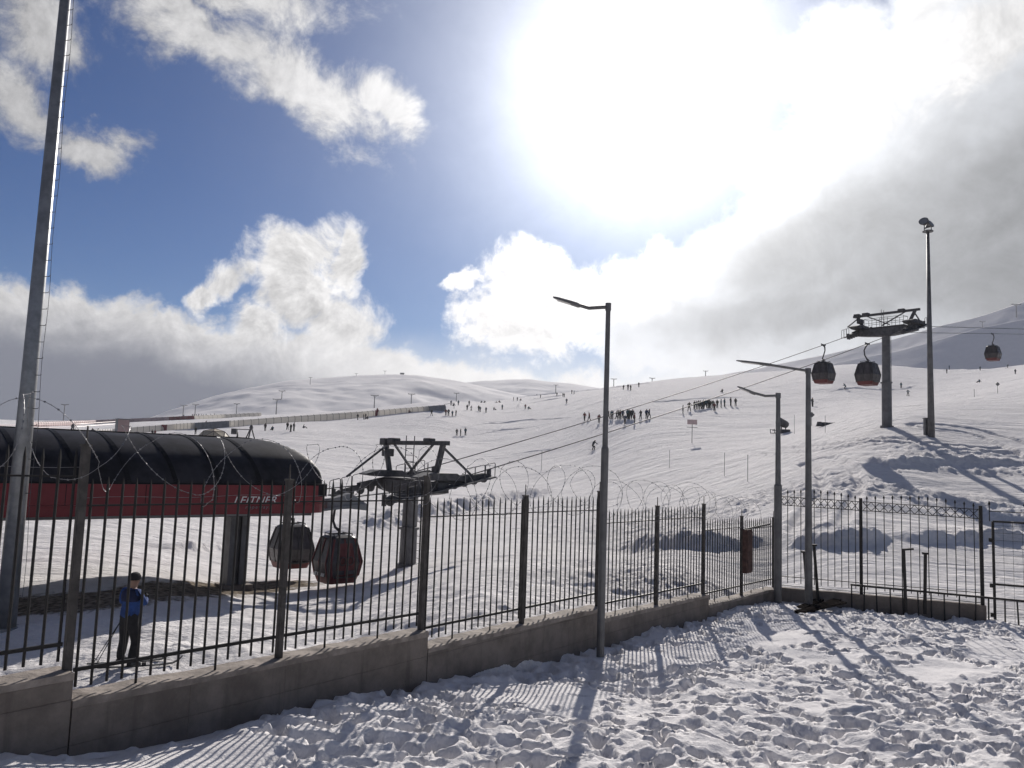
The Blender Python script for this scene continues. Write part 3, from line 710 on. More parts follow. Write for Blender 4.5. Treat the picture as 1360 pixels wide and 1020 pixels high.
# ------------------------------------------------------------------ gondola lift
LU = Vector((.772, .635, 0)).normalized(); LV = Vector((LU.y, -LU.x, 0))
T1 = Vector(on_slope(541, 752)); T1Z = -1.0
LT = lambda t, lat, z: Vector((T1.x, T1.y, 0))+LU*t+LV*lat+Vector((0, 0, z))
# second tower: where the ray of its foot meets the lift line
d2 = ray(1178, 569); kx = d2[0]/d2[1]
T2T = (T1.x-kx*T1.y)/(kx*LU.y-LU.x); T2 = LT(T2T, 0, 0); T2.z = float(slope_z(T2.x, T2.y)); dT = ray(1178, 437); T2Z = dT[2]/dT[1]*T2.y
print('T1', T1, 'T2', T2, T2T, T2Z, 'footpx z', d2[2]/d2[1]*T2.y)
GA = 2.05
def tower(label, base, rz_, pit, bend, gh):
    o = thing('lift_tower', label, 'lift tower', tuple(base), math.atan2(LU.y, LU.x), 'gondola lift towers')      # local x = uphill along the line, y = left
    H = rz_-base.z
    m = MB(); m.tube([(0, 0, -.6), (0, 0, H*.45), (0, 0, H*.45+.02), (0, 0, H-.35)], [.36, .34, .31, .29], 18); m.build('column', M_TOWER, o, smooth=False)
    m = MB(); m.tube([(0, 0, H*.45-.04), (0, 0, H*.45+.05)], .42, 18); m.tube([(0, 0, -.1), (0, 0, .12)], .48, 18); m.build('flange', M_TOWER, o)
    m = MB()      # crossarm: tapered box across the line
    rings = []
    for y, hh, ww in ((-2.35, .12, .26), (-1.6, .22, .32), (-.5, .32, .38), (.5, .32, .38), (1.6, .22, .32), (2.35, .12, .26)):
        rings.append([(-ww, y, H-.22-hh), (ww, y, H-.22-hh), (ww, y, H-.05+.12), (-ww, y, H-.05+.12)])
    m.loft(rings); m.build('crossarm', M_DARK, o)
    for y in (-2.05, 2.05):      # broad pitched cheek plates over the crossarm
        m = MB(); m.loft([[(-1.15, y-.32, H+.22), (-1.15, y+.32, H+.22), (-1.15, y+.32, H+.27), (-1.15, y-.32, H+.27)], [(-.55, y-.42, H+.16), (-.55, y+.42, H+.16), (-.55, y+.42, H+.44), (-.55, y-.42, H+.44)], [(.55, y-.42, H+.16), (.55, y+.42, H+.16), (.55, y+.42, H+.44), (.55, y-.42, H+.44)], [(1.15, y-.32, H+.12), (1.15, y+.32, H+.12), (1.15, y+.32, H+.17), (1.15, y-.32, H+.17)]]); m.build('cheek_plate', M_DARK, o)
    m = MB(); m.box((0, 0, H+.14), (.75, 3.1, .05)); m.build('platform', M_DARK, o)
    m = MB()
    for x in (-.36, .36):
        for zz in (.35, .7): m.tube([(x, -1.5, H+.16+zz), (x, 1.5, H+.16+zz)], .017, 5)
        for y in np.linspace(-1.5, 1.5, 6): m.tube([(x, y, H+.16), (x, y, H+.86)], .017, 5)
    for y in (-1.5, 1.5): m.tube([(-.36, y, H+.85), (.36, y, H+.85)], .017, 5)
    if bend: m.build('guard_rail', M_TOWER, o)
    gz = H+gh      # lifting frame
    m = MB(); m.bar((0, -2.55, gz), (0, 2.55, gz), .17, .17); m.build('lifting_beam', M_DARK, o)
    for y in (-1, 1):
        m = MB(); m.bar((0, y*2.2, gz-.06), (0, y*1.75, H+.3), .2, .16, up=(1, 0, 0)); m.build('upright', M_DARK, o)
        m = MB(); m.bar((0, y*2.1, gz-.1), (-y*1.9, y*2.05, H+.12), .075, .075); m.build('brace', M_DARK, o)
        m = MB(); m.bar((0, y*1.5, gz-.05), (0, y*-.3, H+.3), .075, .075, up=(1, 0, 0)); m.build('brace', M_DARK, o)
    for hc, hd in (((0, 2.25, gz+.05), (.36, .45, .3)), ((.0, 1.55, gz+.08), (.4, .5, .26)), ((0, -1.2, gz+.1), (.3, .5, .2)), ((0, 2.0, gz-.42), (.4, .42, .34))): m = MB(); m.box(hc, hd); m.build('hoist', M_DARK, o, bevel=.04)
    m = MB()
    for x in (-.2, .2): m.tube([(x, .25, H+.1), (x+.02, .25, gz+.3)], .022, 5)
    for k in range(int((gh-.1)/.27)): m.tube([(-.2, .25, H+.3+k*.27), (.2, .25, H+.3+k*.27)], .014, 5)
    m.build('ladder', M_TOWER, o)
    m = MB()
    for x in (-.16, .16): m.tube([(.47, x, .2), (.47, x, H-.5)], .02, 5)
    for k in range(int((H-.8)/.3)): m.tube([(.47, -.16, .3+.3*k), (.47, .16, .3+.3*k)], .013, 5)
    m.build('ladder', M_TOWER, o)
    for y in (-GA, GA):      # sheave trains
        tn = math.tan(R(pit))
        zz = lambda x: H+.06+x*tn-(abs(x)*.02)
        m = MB(); up_ = y+(.17 if y > 0 else -.17)
        m.bar((-1.5, y+.11, zz(-1.5)), (1.5, y+.11, zz(1.5)), .07, .22); m.bar((-1.5, y-.11, zz(-1.5)), (1.5, y-.11, zz(1.5)), .07, .22)
        for s_ in (-1, 1):
            m.bar((s_*.75, y+.09, zz(s_*.75)-.06), (s_*2.5, y+.09, zz(s_*2.5)-.08), .05, .17); m.bar((s_*.75, y-.09, zz(s_*.75)-.06), (s_*2.5, y-.09, zz(s_*2.5)-.08), .05, .17)
        tr_ = m.build('sheave_train', M_DARK, o); tr_.scale.x = .66 if bend else .88
        for k in range(10):
            x = -2.5+k*5.0/9; c = (x, y, zz(x)-.19)
            m = MB(); m.tube([(x, y-.05, c[2]), (x, y+.05, c[2])], .20, 14); m.tube([(x, y-.08, c[2]), (x, y+.08, c[2])], .06, 8); m.build('sheave', M_DARK, tr_)
        m = MB(); o_ = .42 if y > 0 else -.42      # catwalk and hoops beside the train
        m.bar((-2.75, y+o_, zz(-2.75)-.18), (2.75, y+o_, zz(2.75)-.18), .34, .05)
        m.bar((-2.75, y+o_*.5, zz(-2.75)-.14), (2.75, y+o_*.5, zz(2.75)-.14), .05, .1)
        m.build('catwalk', M_DARK, tr_)
        m = MB()
        for x0 in (-2.7, -2.1, -1.5, .95, 1.5, 2.1):
            yy = y+o_*1.35; h_ = .62
            m.tube([(x0, yy, zz(x0)-.18), (x0, yy, zz(x0)+h_-.25), (x0+.06, yy, zz(x0)+h_-.2), (x0+.5, yy, zz(x0+.5)+h_-.2), (x0+.56, yy, zz(x0+.56)+h_-.25), (x0+.56, yy, zz(x0+.56)-.18)], .018, 5)
        m.build('guard_rail', M_DARK, tr_)
        for x0 in (-2.8, 2.8): m = MB(); m.bar((x0, y, zz(x0)-.32), (x0, y, zz(x0)+.12), .18, .12, up=(1, 0, 0)); m.build('rope_catcher', M_DARK, tr_)
    return o
T1V = Vector((T1.x, T1.y, T1.z))
tower('near lift tower with machinery and lifting frame between red station and slope', T1V, T1Z, 10.5, False, 1.62)
tower('far lift tower standing on the snow slope left of the slim floodlight mast', T2, T2Z, 10.5, True, 1.22)
# ropes
def rope_z(t):
    if t < 0: return T1Z-.1+t*.105
    if t < T2T:
        u = t/T2T; return T1Z+(T2Z-T1Z)*u-1.2*u*(1-u)
    return T2Z+(t-T2T)*.125
for lat, lab in ((-GA, 'far strand of the lift cable climbing from near tower past far tower'), (GA, 'near strand of the lift cable climbing from near tower past far tower')):
    m = MB(); m.tube([LT(t, lat, rope_z(t)) for t in np.concatenate([np.linspace(-7, 0, 8), np.linspace(1, T2T-.5, 30), np.linspace(T2T, 190, 30)])], .024, 6)
    o = m.build('lift_cable', M_ROPE); tag(o, lab, 'cable', 'lift cable strands')
# cabins
def cabin(label, t, lat, style, yaw=0., scale=1., up=0.):
    z = rope_z(t)+up; P = LT(t, lat, z-3.2*scale); o = thing('gondola_cabin', label, 'gondola cabin', tuple(P), math.atan2(LU.y, LU.x)+yaw, 'gondola cabins on the lift')
    o.scale = (scale,)*3
    H = 1.78
    def ring(z, hx, hy, ch): return [(hx-ch, -hy, z), (hx, -hy+ch, z), (hx, hy-ch, z), (hx-ch, hy, z), (-hx+ch, hy, z), (-hx, hy-ch, z), (-hx, -hy+ch, z), (-hx+ch, -hy, z)]
    prof = [(0, .56, .52, .10), (.10, .60, .56, .11), (.30, .67, .63, .13), (.40, .70, .66, .14), (.80, .76, .71, .15), (1.40, .60, .58, .12), (1.68, .52, .51, .11), (H, .42, .41, .10)]
    at_ = lambda z: [np.interp(z, [p[0] for p in prof], [p[i] for p in prof]) for i in (1, 2, 3)]
    m = MB(); m.loft([ring(z, *at_(z)) for z in (.26, .40, .80, 1.40, 1.66)], cap=False); m.build('window_shell', M_CABGL, o)
    m = MB(); m.loft([ring(z, *[q+.008 if i < 2 else q for i, q in enumerate(at_(z))]) for z in (0, .10, .27)]); m.build('lower_body', M_CABRED if style != 'dark' else M_CABRED, o)
    m = MB(); m.loft([ring(1.63, *[q+.012 if i < 2 else q for i, q in enumerate(at_(1.63))]), ring(1.70, *at_(1.69)), ring(1.76, .42, .40, .1)]); m.build('roof', M_CABDK, o)
    fm = M_CABRED if style == 'red' else M_CABDK
    def vbar(u, side, ax):       # a mullion following the shell
        mm = MB(); prev = None
        for z in (.26, .80, 1.40, 1.66):
            hx, hy, ch = at_(z); p = Vector((u*hx, side*(hy+.012), z)) if ax == 'y' else Vector((side*(hx+.012), u*hy, z))
            if prev is not None: mm.bar(prev, p, .07, .03, up=(0, side, 0) if ax == 'y' else (side, 0, 0))
            prev = p
        return mm
    for ax in 'xy':
        for side in (-1, 1):
            for u in (-.8, 0., .8): vbar(u, side, ax).build('window_frame', fm, o)
    for side in (-1, 1):          # doors face across the line
        m = MB(); hx, hy, ch = at_(.80); hx2, hy2, _ = at_(1.5); hx3, hy3, _ = at_(.2)
        m.add([(-.36, side*(hy3+.02), .2), (.36, side*(hy3+.02), .2), (.38, side*(hy+.02), .80), (-.38, side*(hy+.02), .80), (.30, side*(hy2+.02), 1.5), (-.30, side*(hy2+.02), 1.5)], [(0, 1, 2, 3), (3, 2, 4, 5)])
        if style != 'red': m.build('door', M_CABGL, o)
        else:
            m.build('door', M_CABRED, o)
            m = MB()
            for s_ in (-.16, .16): m.tube([(s_+.12*math.cos(a), side*(hy+.05), .86+.15*math.sin(a)) for a in np.linspace(0, 2*math.pi, 15)], .02, 5, cap=False)
            m.build('ski_holder', M_CABDK, o)
        m = MB(); m.box((0, side*(.68), .26), (.9, .10, .05)); m.build('step', M_CABDK, o)
    if style == 'red':            # pale lettering plate low on the downhill end, its letters too small to read in the photo
        for sx in (-1,):
            for k, (yc_, wd) in enumerate(((.42, .26), (.06, .34), (-.34, .36))):
                m = MB(); m.box((sx*(.705), yc_*.8, .34), (.02, wd*.8, .17), Matrix.Rotation(R(-14)*sx, 3, 'Y')); pk = m.build('lettering', M_CABGR, o)
                m = MB()
                for q in range(3): m.box((sx*.72, yc_*.8-wd*.25+q*wd*.25, .34), (.012, wd*.14, .12), Matrix.Rotation(R(-14)*sx, 3, 'Y'))
                m.build('letter_stroke', M_WHITE, pk)
    m = MB(); m.tube([(0, -.05, 1.72), (0, -.05, 1.92), (.02, 0, 2.0)], .06, 8)
    for x in (-.38, .38): m.tube([(x, -.38, 1.70), (x, -.38, 1.83), (x, .38, 1.83), (x, .38, 1.70)], .022, 6)
    m.tube([(-.42, 0, 1.82), (.42, 0, 1.82)], .03, 6); m.build('roof_rack', M_CABDK, o)
    sg = -1 if lat < 0 else 1
    m = MB(); m.tube([(0, -.0, 1.95), (-.16, sg*.0, 2.06), (-.2, sg*.12, 2.3), (-.12, sg*.2, 2.7), (0, sg*.12, 3.0), (0, 0, 3.16)], [.06, .055, .05, .05, .055, .06], 8); m.build('hanger', M_CABDK, o, smooth=True)
    m = MB(); m.bar((-.26, 0, 3.17), (.26, 0, 3.21), .13, .13); m.bar((-.36, .0, 3.26), (-.08, .0, 3.22), .05, .05); m.bar((.08, 0, 3.22), (.36, .0, 3.26), .05, .05); m.build('grip', M_CABDK, o)
    return o
def t_for(px, lat):
    k = ray(px, 560); k = k[0]/k[1]; a = LT(0, lat, 0); return (a.x-k*a.y)/(k*LU.y-LU.x)
tA = t_for(397, -GA); tB = t_for(458, GA-.2)
print('tA', tA, 'tB', tB, 'C', t_for(1094, -GA), 'D', t_for(1153, GA), 'E', t_for(1321, -GA))
cabin('dark glazed gondola cabin hanging under the red station behind a fence post', tA, -GA, 'dark', 0., .95, .09)
cabin('red framed gondola cabin with pale lettering hanging just outside the red station', tB, GA-.2, 'red', 0., .94, .02)
cabin('gondola cabin on the cable left of the far lift tower, the left one of two', t_for(1094, -GA), -GA, 'dark', 0., .9)
cabin('gondola cabin on the cable close beside the column of the far lift tower', t_for(1153, GA), GA, 'dark', 0., .9)
cabin('smallest gondola cabin, far up the cable at the right edge', t_for(1321, -GA), -GA, 'dark', 0., .86)

# ------------------------------------------------------------------ lift station
st = thing('lift_station', 'red and black gondola station on pillars at the left with white lettering', 'lift station', tuple(LT(-9, 0, -4.9)), math.atan2(LU.y, LU.x))
def sl(t, lat, z): return (t+9., -lat, z+4.9)          # local frame: x along line, y left
FL = 3.0
def cross(t, s, drop=0.):   # half section, front to back, scaled s in width
    a = [(FL*s, -1.05), (FL*s-.03, -.85), (FL*s-.25, -.42), (FL*s-.85, .02), (FL*s-1.9, .38), (FL*s-3.2, .52)]
    P = np.array(a); k = np.linspace(0, len(P)-1, 19); i = np.clip(k.astype(int), 0, len(P)-2); f = (k-i)[:, None]
    Q = np.vstack([2*P[0]-P[1], P, 2*P[-1]-P[-2]]); p0, p1, p2, p3 = Q[i], Q[i+1], Q[i+2], Q[i+3]
    return [tuple(v) for v in .5*(2*p1+(p2-p0)*f+(2*p0-5*p1+4*p2-p3)*f**2+(3*p1-p0-3*p2+p3)*f**3)]
tE, tL = -5.35, -23.
# shell lofted along the line; the nose curves down and in
def sec(t, k):                # k: 0 full, 1 nose tip
    pts = []
    for lat, z in cross(t, 1): pts.append((lat, z))
    zmax = .52-k*1.5; full = pts+[(-a, b) for a, b in pts[::-1]]
    return [sl(t, a*(1-.10*k), min(b, zmax) if b > -1.0 else b) for a, b in full]
nose = [(0, 0)]+[(1-math.cos(q), math.sin(q)) for q in np.linspace(.2, math.pi/2, 8)]
rings = [sec(t, 0) for t in np.linspace(tL, tE-1.9, 9)]
for q in np.linspace(.04, 1., 20): rings.append(sec(tE-1.9+1.9*math.sin(q*math.pi/2), 1-math.cos(q*math.pi/2)))
m = MB(); m.loft(rings); shell = m.build('canopy', M_GLASSD, st, smooth=True)
for k in range(13):           # dark ribs between panes
    t = tE-2.3-k*1.32
    if t < tL: break
    pr = cross(t, 1); prev = None; m = MB()
    for lat, z in pr:
        lean = (z+1.05)*.28; p = Vector(sl(t-lean, lat+.012, z))
        if prev is not None: m.bar(prev, p, .13, .035, up=(0, -1, .3))
        prev = p
    m.build('window_rib', M_BLACK, st)
m = MB(); lo_ = lambda z, e: [sl(tL, FL+.03+e, z), sl(tE+.04, FL+.03+e, z), sl(tE+.05+e, -FL, z), sl(tL, -FL-.03-e, z)]
m.loft([lo_(-1.42, 0), lo_(-1.0, 0)]); m.build('sill_band', M_BLACK, st)
def band(zt, zb, e):
    def rg(z): 
        r = .55; a = [sl(tL, FL+.06+e, z)]
        for q in np.linspace(0, math.pi/2, 7): a.append(sl(tE-r+.10+r*math.sin(q), FL+.06-r+r*math.cos(q)+e, z))
        for q in np.linspace(0, math.pi/2, 7): a.append(sl(tE-r+.10+r*math.cos(q), -(FL+.06-r+r*math.sin(q))-e, z))
        a.append(sl(tL, -FL-.06-e, z)); return a
    return [rg(zb), rg(zt)]
m = MB(); m.loft(band(-1.055, -1.655, .0)); m.build('red_panel', M_RED, st)
m = MB(); m.loft(band(-1.665, -1.97, -.02)); m.build('red_skirt', M_RED, st)
for t in np.arange(tE-1.6, tL, -2.1): m = MB(); m.box(sl(t, FL+.063, -1.355), (.018, .008, .58)); m.build('panel_joint', M_BLACK, st)
m = MB(); m.loft([[sl(tL, 2.7, z), sl(tE-.6, 2.7, z), sl(tE-.6, -2.7, z), sl(tL, -2.7, z)] for z in (-2.06, -1.96)]); m.build('underside', M_GREY, st)
m = MB(); m.loft([[sl(tL, 1.2, z), sl(tE+.4, 1.2, z), sl(tE+.4, -1.2, z), sl(tL, -1.2, z)] for z in (-2.2, -2.061)])
m.build('rail_beam', M_DARK, st)
dc_ = ray(310, 780); kc = dc_[0]/dc_[1]; a = LT(0, .6, 0); tc = (a.x-kc*a.y)/(kc*LU.y-LU.x)
for t in (tc, tc-9.5):
    c = LT(t, .6, 0); zg = float(slope_z(c.x, c.y)); m = MB()
    for s_ in (-.20, .20): m.box(sl(t+s_, .6, (zg-.5-2.2)/2), (.26, .5, abs(zg-.5+2.2)))
    m.box(sl(t, .6, (zg-.5-2.2)/2), (.3, .12, abs(zg-.5+2.2)))
    m.build('pillar', M_TOWER, st); m = MB(); m.box(sl(t, .6, zg+.02), (1.0, .9, .3)); m.build('pillar_foot', M_CONC, st)
# rail horn that guides cabins out of the nose, near side
m = MB(); m.bar(sl(tE-.6, GA, -1.72), sl(tE+1.1, GA, -1.62), .14, .22); m.bar(sl(tE+.2, GA+.2, -1.95), sl(tE+2.0, GA+.2, -1.75), .08, .08)
m.loft([[sl(tE+.5, GA+.15, -1.95), sl(tE+.5, GA-.15, -1.95), sl(tE+.5, GA-.15, -1.6), sl(tE+.5, GA+.15, -1.6)], [sl(tE+1.4, GA+.2, -1.9), sl(tE+1.4, GA-.2, -1.9), sl(tE+1.4, GA-.2, -1.35), sl(tE+1.4, GA+.2, -1.35)], [sl(tE+2.1, GA+.15, -1.98), sl(tE+2.1, GA-.15, -1.98), sl(tE+2.1, GA-.15, -1.75), sl(tE+2.1, GA+.15, -1.75)]])
m.build('guide_rail', M_GREY, st)
def text(s_, size, parent, loc, mat, name, shear=.25, ext=.006, spacing=1.0, wide=1.):
    c = bpy.data.curves.new(name, 'FONT'); c.body = s_; c.size = size; c.shear = shear; c.extrude = ext; c.space_character = spacing; c.align_x = 'CENTER'
    to = bpy.data.objects.new(name, c); COL.objects.link(to); dg = bpy.context.evaluated_depsgraph_get()
    me = bpy.data.meshes.new_from_object(to.evaluated_get(dg)); bpy.data.objects.remove(to)
    me.materials.clear(); me.materials.append(mat); o = bpy.data.objects.new(name, me); COL.objects.link(o); o.parent = parent
    o.location = loc; o.rotation_euler = (R(90), 0, 0); o.scale = (wide, 1, 1); return o
kt = ray(339, 664); kt = kt[0]/kt[1]; a = LT(0, FL+.07, 0); tt_ = (a.x-kt*a.y)/(kt*LU.y-LU.x)
text('LEITNER', .33, st, sl(tt_, FL+.068, -1.64), M_WHITE, 'sign_lettering', .3, .004, 1.05, 1.1)
text('ropeways', .15, st, sl(tt_+.12, FL+.048, -1.80), M_GREY, 'small_lettering', .2, .003, 1.3, 1.15)

# ------------------------------------------------------------------ people
def cloth(n, c): return material(n, c, .85, 0, .25, 8, .3, 40)
CL = [cloth('black cloth', (.018, .018, .02)), cloth('navy cloth', (.022, .034, .085)), cloth('maroon cloth', (.13, .024, .028)), cloth('slate cloth', (.05, .055, .06)), cloth('olive cloth', (.04, .042, .03)), cloth('teal cloth', (.025, .085, .11))]
def person_mesh(name, J, mats, sub=1):
    """one continuous skinned body; J: joints, faces take the cloth of the nearest limb"""
    pts = list(J['p'].keys()); ix = {k: i for i, k in enumerate(pts)}
    me = bpy.data.meshes.new(name); me.from_pydata([J['p'][k][:3] for k in pts], [(ix[a], ix[b]) for a, b in J['e']], [])
    o = bpy.data.objects.new(name, me); COL.objects.link(o)
    sk = o.modifiers.new('skin', 'SKIN'); sk.use_smooth_shade = True
    if not me.skin_vertices:
        bpy.context.view_layer.objects.active = o
    for i, k in enumerate(pts):
        v = me.skin_vertices[0].data[i]; r = J['p'][k][3]; v.radius = (r, r) if not isinstance(r, tuple) else r; v.use_root = (k == 'pelvis')
    ss_ = o.modifiers.new('sub', 'SUBSURF'); ss_.levels = sub; ss_.render_levels = sub
    dg = bpy.context.evaluated_depsgraph_get(); nm = bpy.data.meshes.new_from_object(o.evaluated_get(dg)); bpy.data.objects.remove(o)
    nm.materials.clear()
    for m_ in mats: nm.materials.append(m_)
    seg = [(Vector(J['p'][a][:3]), Vector(J['p'][b][:3]), J['m'](a, b)) for a, b in J['e']]
    for f in nm.polygons:
        c = f.center; best = 9
        for a, b, mi in seg:
            d = b-a; t = max(0, min(1, (c-a).dot(d)/max(d.length_squared, 1e-9))); q = (c-a-d*t).length
            if q < best: best = q; f.material_index = mi
        f.use_smooth = True
    return nm
def region(a, b):     # 0 jacket 1 trousers 2 skin 3 boots 4 hat
    s = a+b
    if 'toe' in s: return 3
    if 'crown' in s: return 4
    if 'head' in s: return 2
    if 'knee' in s or 'hip' in s: return 1
    return 0
def pose(hip=(0, 0, .92), lean=0., tw=0., legs=None, arms=None):
    hx, hy, hz = hip; sn, cs = math.sin(lean), math.cos(lean)
    T = lambda x, y, h: (hx+sn*h+cs*x, hy+y, hz+cs*h-sn*x)
    p = {'pelvis': (*hip, .15), 'belly': (*T(0, 0, .20), .15), 'chest': (*T(0, 0, .38), .165), 'neck': (*T(0, 0, .56), .07), 'head': (*T(.03, 0, .70), .095), 'crown': (*T(.03, 0, .80), .10)}
    e = [('pelvis', 'belly'), ('belly', 'chest'), ('chest', 'neck'), ('neck', 'head'), ('head', 'crown')]
    for s, k in ((1, 'l'), (-1, 'r')):
        lk, la = legs[k]; ae, ah = arms[k]
        p['hip'+k] = (hx, hy+s*.10, hz-.06, .115); p['knee'+k] = (*lk, .085); p['ankle'+k] = (*la, .075); p['toe'+k] = (la[0]+.16, la[1]+s*.02, la[2]-.045, .055)
        sh = T(0, s*.19, .50); p['shoulder'+k] = (*sh, .085); p['elbow'+k] = (*ae, .065); p['hand'+k] = (*ah, .05)
        e += [('pelvis', 'hip'+k), ('hip'+k, 'knee'+k), ('knee'+k, 'ankle'+k), ('ankle'+k, 'toe'+k), ('chest', 'shoulder'+k), ('shoulder'+k, 'elbow'+k), ('elbow'+k, 'hand'+k)]
    return {'p': p, 'e': e, 'm': region}
POSES = {
 'stand': pose(legs={'l': ((.03, .11, .5), (0, .12, .1)), 'r': ((.03, -.11, .5), (0, -.12, .1))}, arms={'l': ((-.03, .27, 1.14), (.10, .25, .92)), 'r': ((-.03, -.27, 1.14), (.10, -.25, .92))}),
 'wide': pose(legs={'l': ((.04, .18, .48), (0, .25, .1)), 'r': ((.04, -.18, .48), (0, -.25, .1))}, arms={'l': ((-.02, .36, 1.2), (.12, .46, 1.0)), 'r': ((-.02, -.33, 1.2), (.15, -.3, 1.05))}),
 'walk': pose(lean=.1, legs={'l': ((.18, .1, .5), (.24, .11, .1)), 'r': ((-.04, -.1, .48), (-.3, -.11, .14))}, arms={'l': ((-.12, .26, 1.15), (-.02, .26, .92)), 'r': ((.12, -.26, 1.16), (.28, -.24, 1.0))}),
 'ski': pose(hip=(-.12, 0, .72), lean=.55, legs={'l': ((.16, .17, .42), (-.02, .2, .1)), 'r': ((.16, -.15, .42), (-.02, -.18, .1))}, arms={'l': ((.22, .34, .95), (.46, .36, .9)), 'r': ((.2, -.34, .95), (.44, -.38, .86))}),
 'sit': pose(hip=(0, 0, .16), lean=.12, legs={'l': ((.40, .13, .42), (.74, .16, .1)), 'r': ((.42, -.12, .40), (.76, -.15, .1))}, arms={'l': ((.1, .28, .42), (.36, .2, .45)), 'r': ((-.12, -.3, .38), (-.26, -.34, .1))})}
VAR = {}
SETS = [(0, 0, 0), (1, 0, 0), (2, 0, 3), (3, 0, 2), (0, 3, 1), (5, 0, 0), (4, 3, 0)]
def person(label, px, py, pz, group=None, skis=False, yaw=None, hs=None):
    v = rng.integers(len(SETS)); key = (pz, int(v))
    if key not in VAR:
        a, b, c = SETS[v]
        if ('base', pz) not in VAR: VAR[('base', pz)] = person_mesh('person', POSES[pz], [CL[0]]*5)
        me = VAR[('base', pz)].copy()
        for i, m_ in enumerate((CL[a], CL[b], M_SKIN, CL[0], CL[c])): me.materials[i] = m_
        VAR[key] = me
    o = bpy.data.objects.new('person', VAR[key]); COL.objects.link(o); P = on_slope(px, py); o.location = P
    o.location.z += float(slope_detail(np.array([P[0]]), np.array([P[1]]))[0])-.02
    o.rotation_euler = (0, 0, yaw if yaw is not None else rng.uniform(0, 6.28)); s = hs or rng.uniform(.88, 1.02); o.scale = (s, s, s)
    tag(o, label, 'person', group)
    if skis:
        for y in (-.15, .17):
            m = MB(); m.loft([[(x, y-.045, z), (x, y+.045, z), (x, y+.045, z+.02), (x, y-.045, z+.02)] for x, z in ((-.75, .02), (.65, .02), (.85, .07), (.95, .15))]); m.build('ski', CL[3], o)
    return o
row1 = [(776.3, 559), (782.6, 559), (795.5, 561.6), (803, 557), (808, 557), (811.7, 556), (813.9, 556.5), (818.8, 556), (821.8, 555.6), (827, 555.5), (829.9, 563), (833.3, 555.5), (837.5, 556), (842.7, 562), (835.5, 555.3), (850.9, 556), (858.6, 555.7), (862, 555), (824, 555.4), (840, 555.5)]
for x, y in row1: person('dark figure in the long row of people behind the tallest street lamp', x, y, ('stand', 'stand', 'wide', 'walk')[rng.integers(4)], 'people lined up in the left row on the slope')
row2 = [(906.9, 549.8), (915.3, 547), (922.2, 545), (924.8, 545.2), (927.4, 545), (932.2, 544), (934.6, 543.8), (937, 543), (938.9, 542.7), (941, 542.8), (944.2, 543), (946.9, 542.7), (948.8, 547), (952.6, 540.8), (957.6, 540.8), (962.2, 540), (970.4, 539.3), (977, 539.7), (930, 544.4), (942.6, 542.6)]
for x, y in row2: person('dark figure in the tight row of people right of the tallest street lamp', x, y, ('stand', 'stand', 'wide', 'stand')[rng.integers(4)], 'people lined up in the right row on the slope')
person('lone snowboarder bending forward in dark clothes just left of the tallest street lamp', 788, 598, 'ski', None, True, .6, 1.05)
for x, y, q in ((606.5, 579, 'left one'), (611.5, 579.5, 'middle one'), (618, 578.5, 'rightmost')): person(f'{q} of three dark figures close together above the near lift tower', x, y, 'stand', 'three people above the near lift tower')
for x, y, pz, q in ((352, 572.5, 'stand', 'grey figure standing alone on snow right behind the station roof'), (362, 571, 'sit', 'dark figure sitting on snow beyond the station roof, near a standing grey figure'), (381.5, 571.7, 'walk', 'leftmost of three dark figures standing beyond the end of the station roof'),
     (386, 574, 'stand', 'tall middle one of three dark figures beyond the end of the station roof'), (390, 573, 'stand', 'rightmost of three dark figures beyond the end of the station roof'), (403, 568, 'sit', 'lone figure sitting on snow right of the three beyond the station roof'),
     (475, 558.7, 'walk', 'dark figure striding below the milky gallery, left of a small cluster'), (483, 557.5, 'stand', 'left standing figure of the cluster below the milky gallery red door'), (485.5, 557.5, 'stand', 'right standing figure of the cluster below the milky gallery red door'),
     (488, 557.5, 'sit', 'seated figure of the cluster below the milky gallery red door'), (501, 549.5, 'stand', 'small figure against the milky gallery right of its red door'), (573, 553, 'wide', 'figure with legs apart below the right end of the milky gallery'),
     (543, 548, 'sit', 'figure sitting low beside the base of the milky gallery'), (788+414, 508, 'sit', None)):
    if q: person(q, x, y, pz)
for x, y, q in ((592, 552.5, 'leftmost'), (595.5, 552.5, 'second from the left'), (600.7, 553, 'third from the left'), (605.5, 552.5, 'rightmost')): person(f'dark figure in group of four right of milky gallery end, {q}', x, y, 'stand', 'four people by the gallery end')
mid = [(620.4, 545.3, 'walk'), (625.6, 545.3, 'walk'), (623, 539.4, 'stand'), (635.6, 546, 'stand'), (637.6, 547, 'stand'), (645.4, 547.8, 'stand'), (655.7, 544.6, 'sit'), (667, 543.7, 'stand'), (608.7, 538.5, 'stand'), (599, 539, 'stand'), (602.8, 539.4, 'sit'), (639.6, 534.6, 'sit'), (644, 534.6, 'sit'), (660, 534.6, 'sit'), (663, 534.4, 'sit'), (682, 533, 'stand'), (687, 532.4, 'stand'), (691.8, 532.6, 'sit'), (697.6, 544, 'stand'), (702, 544, 'sit'), (752.4, 536.5, 'stand')]
for x, y, pz in mid: person('tiny '+{'sit': 'sitting', 'stand': 'standing', 'walk': 'walking'}[pz]+' figure on the middle slope between gallery end and tallest lamp', x, y, pz, 'people scattered on the middle slope')
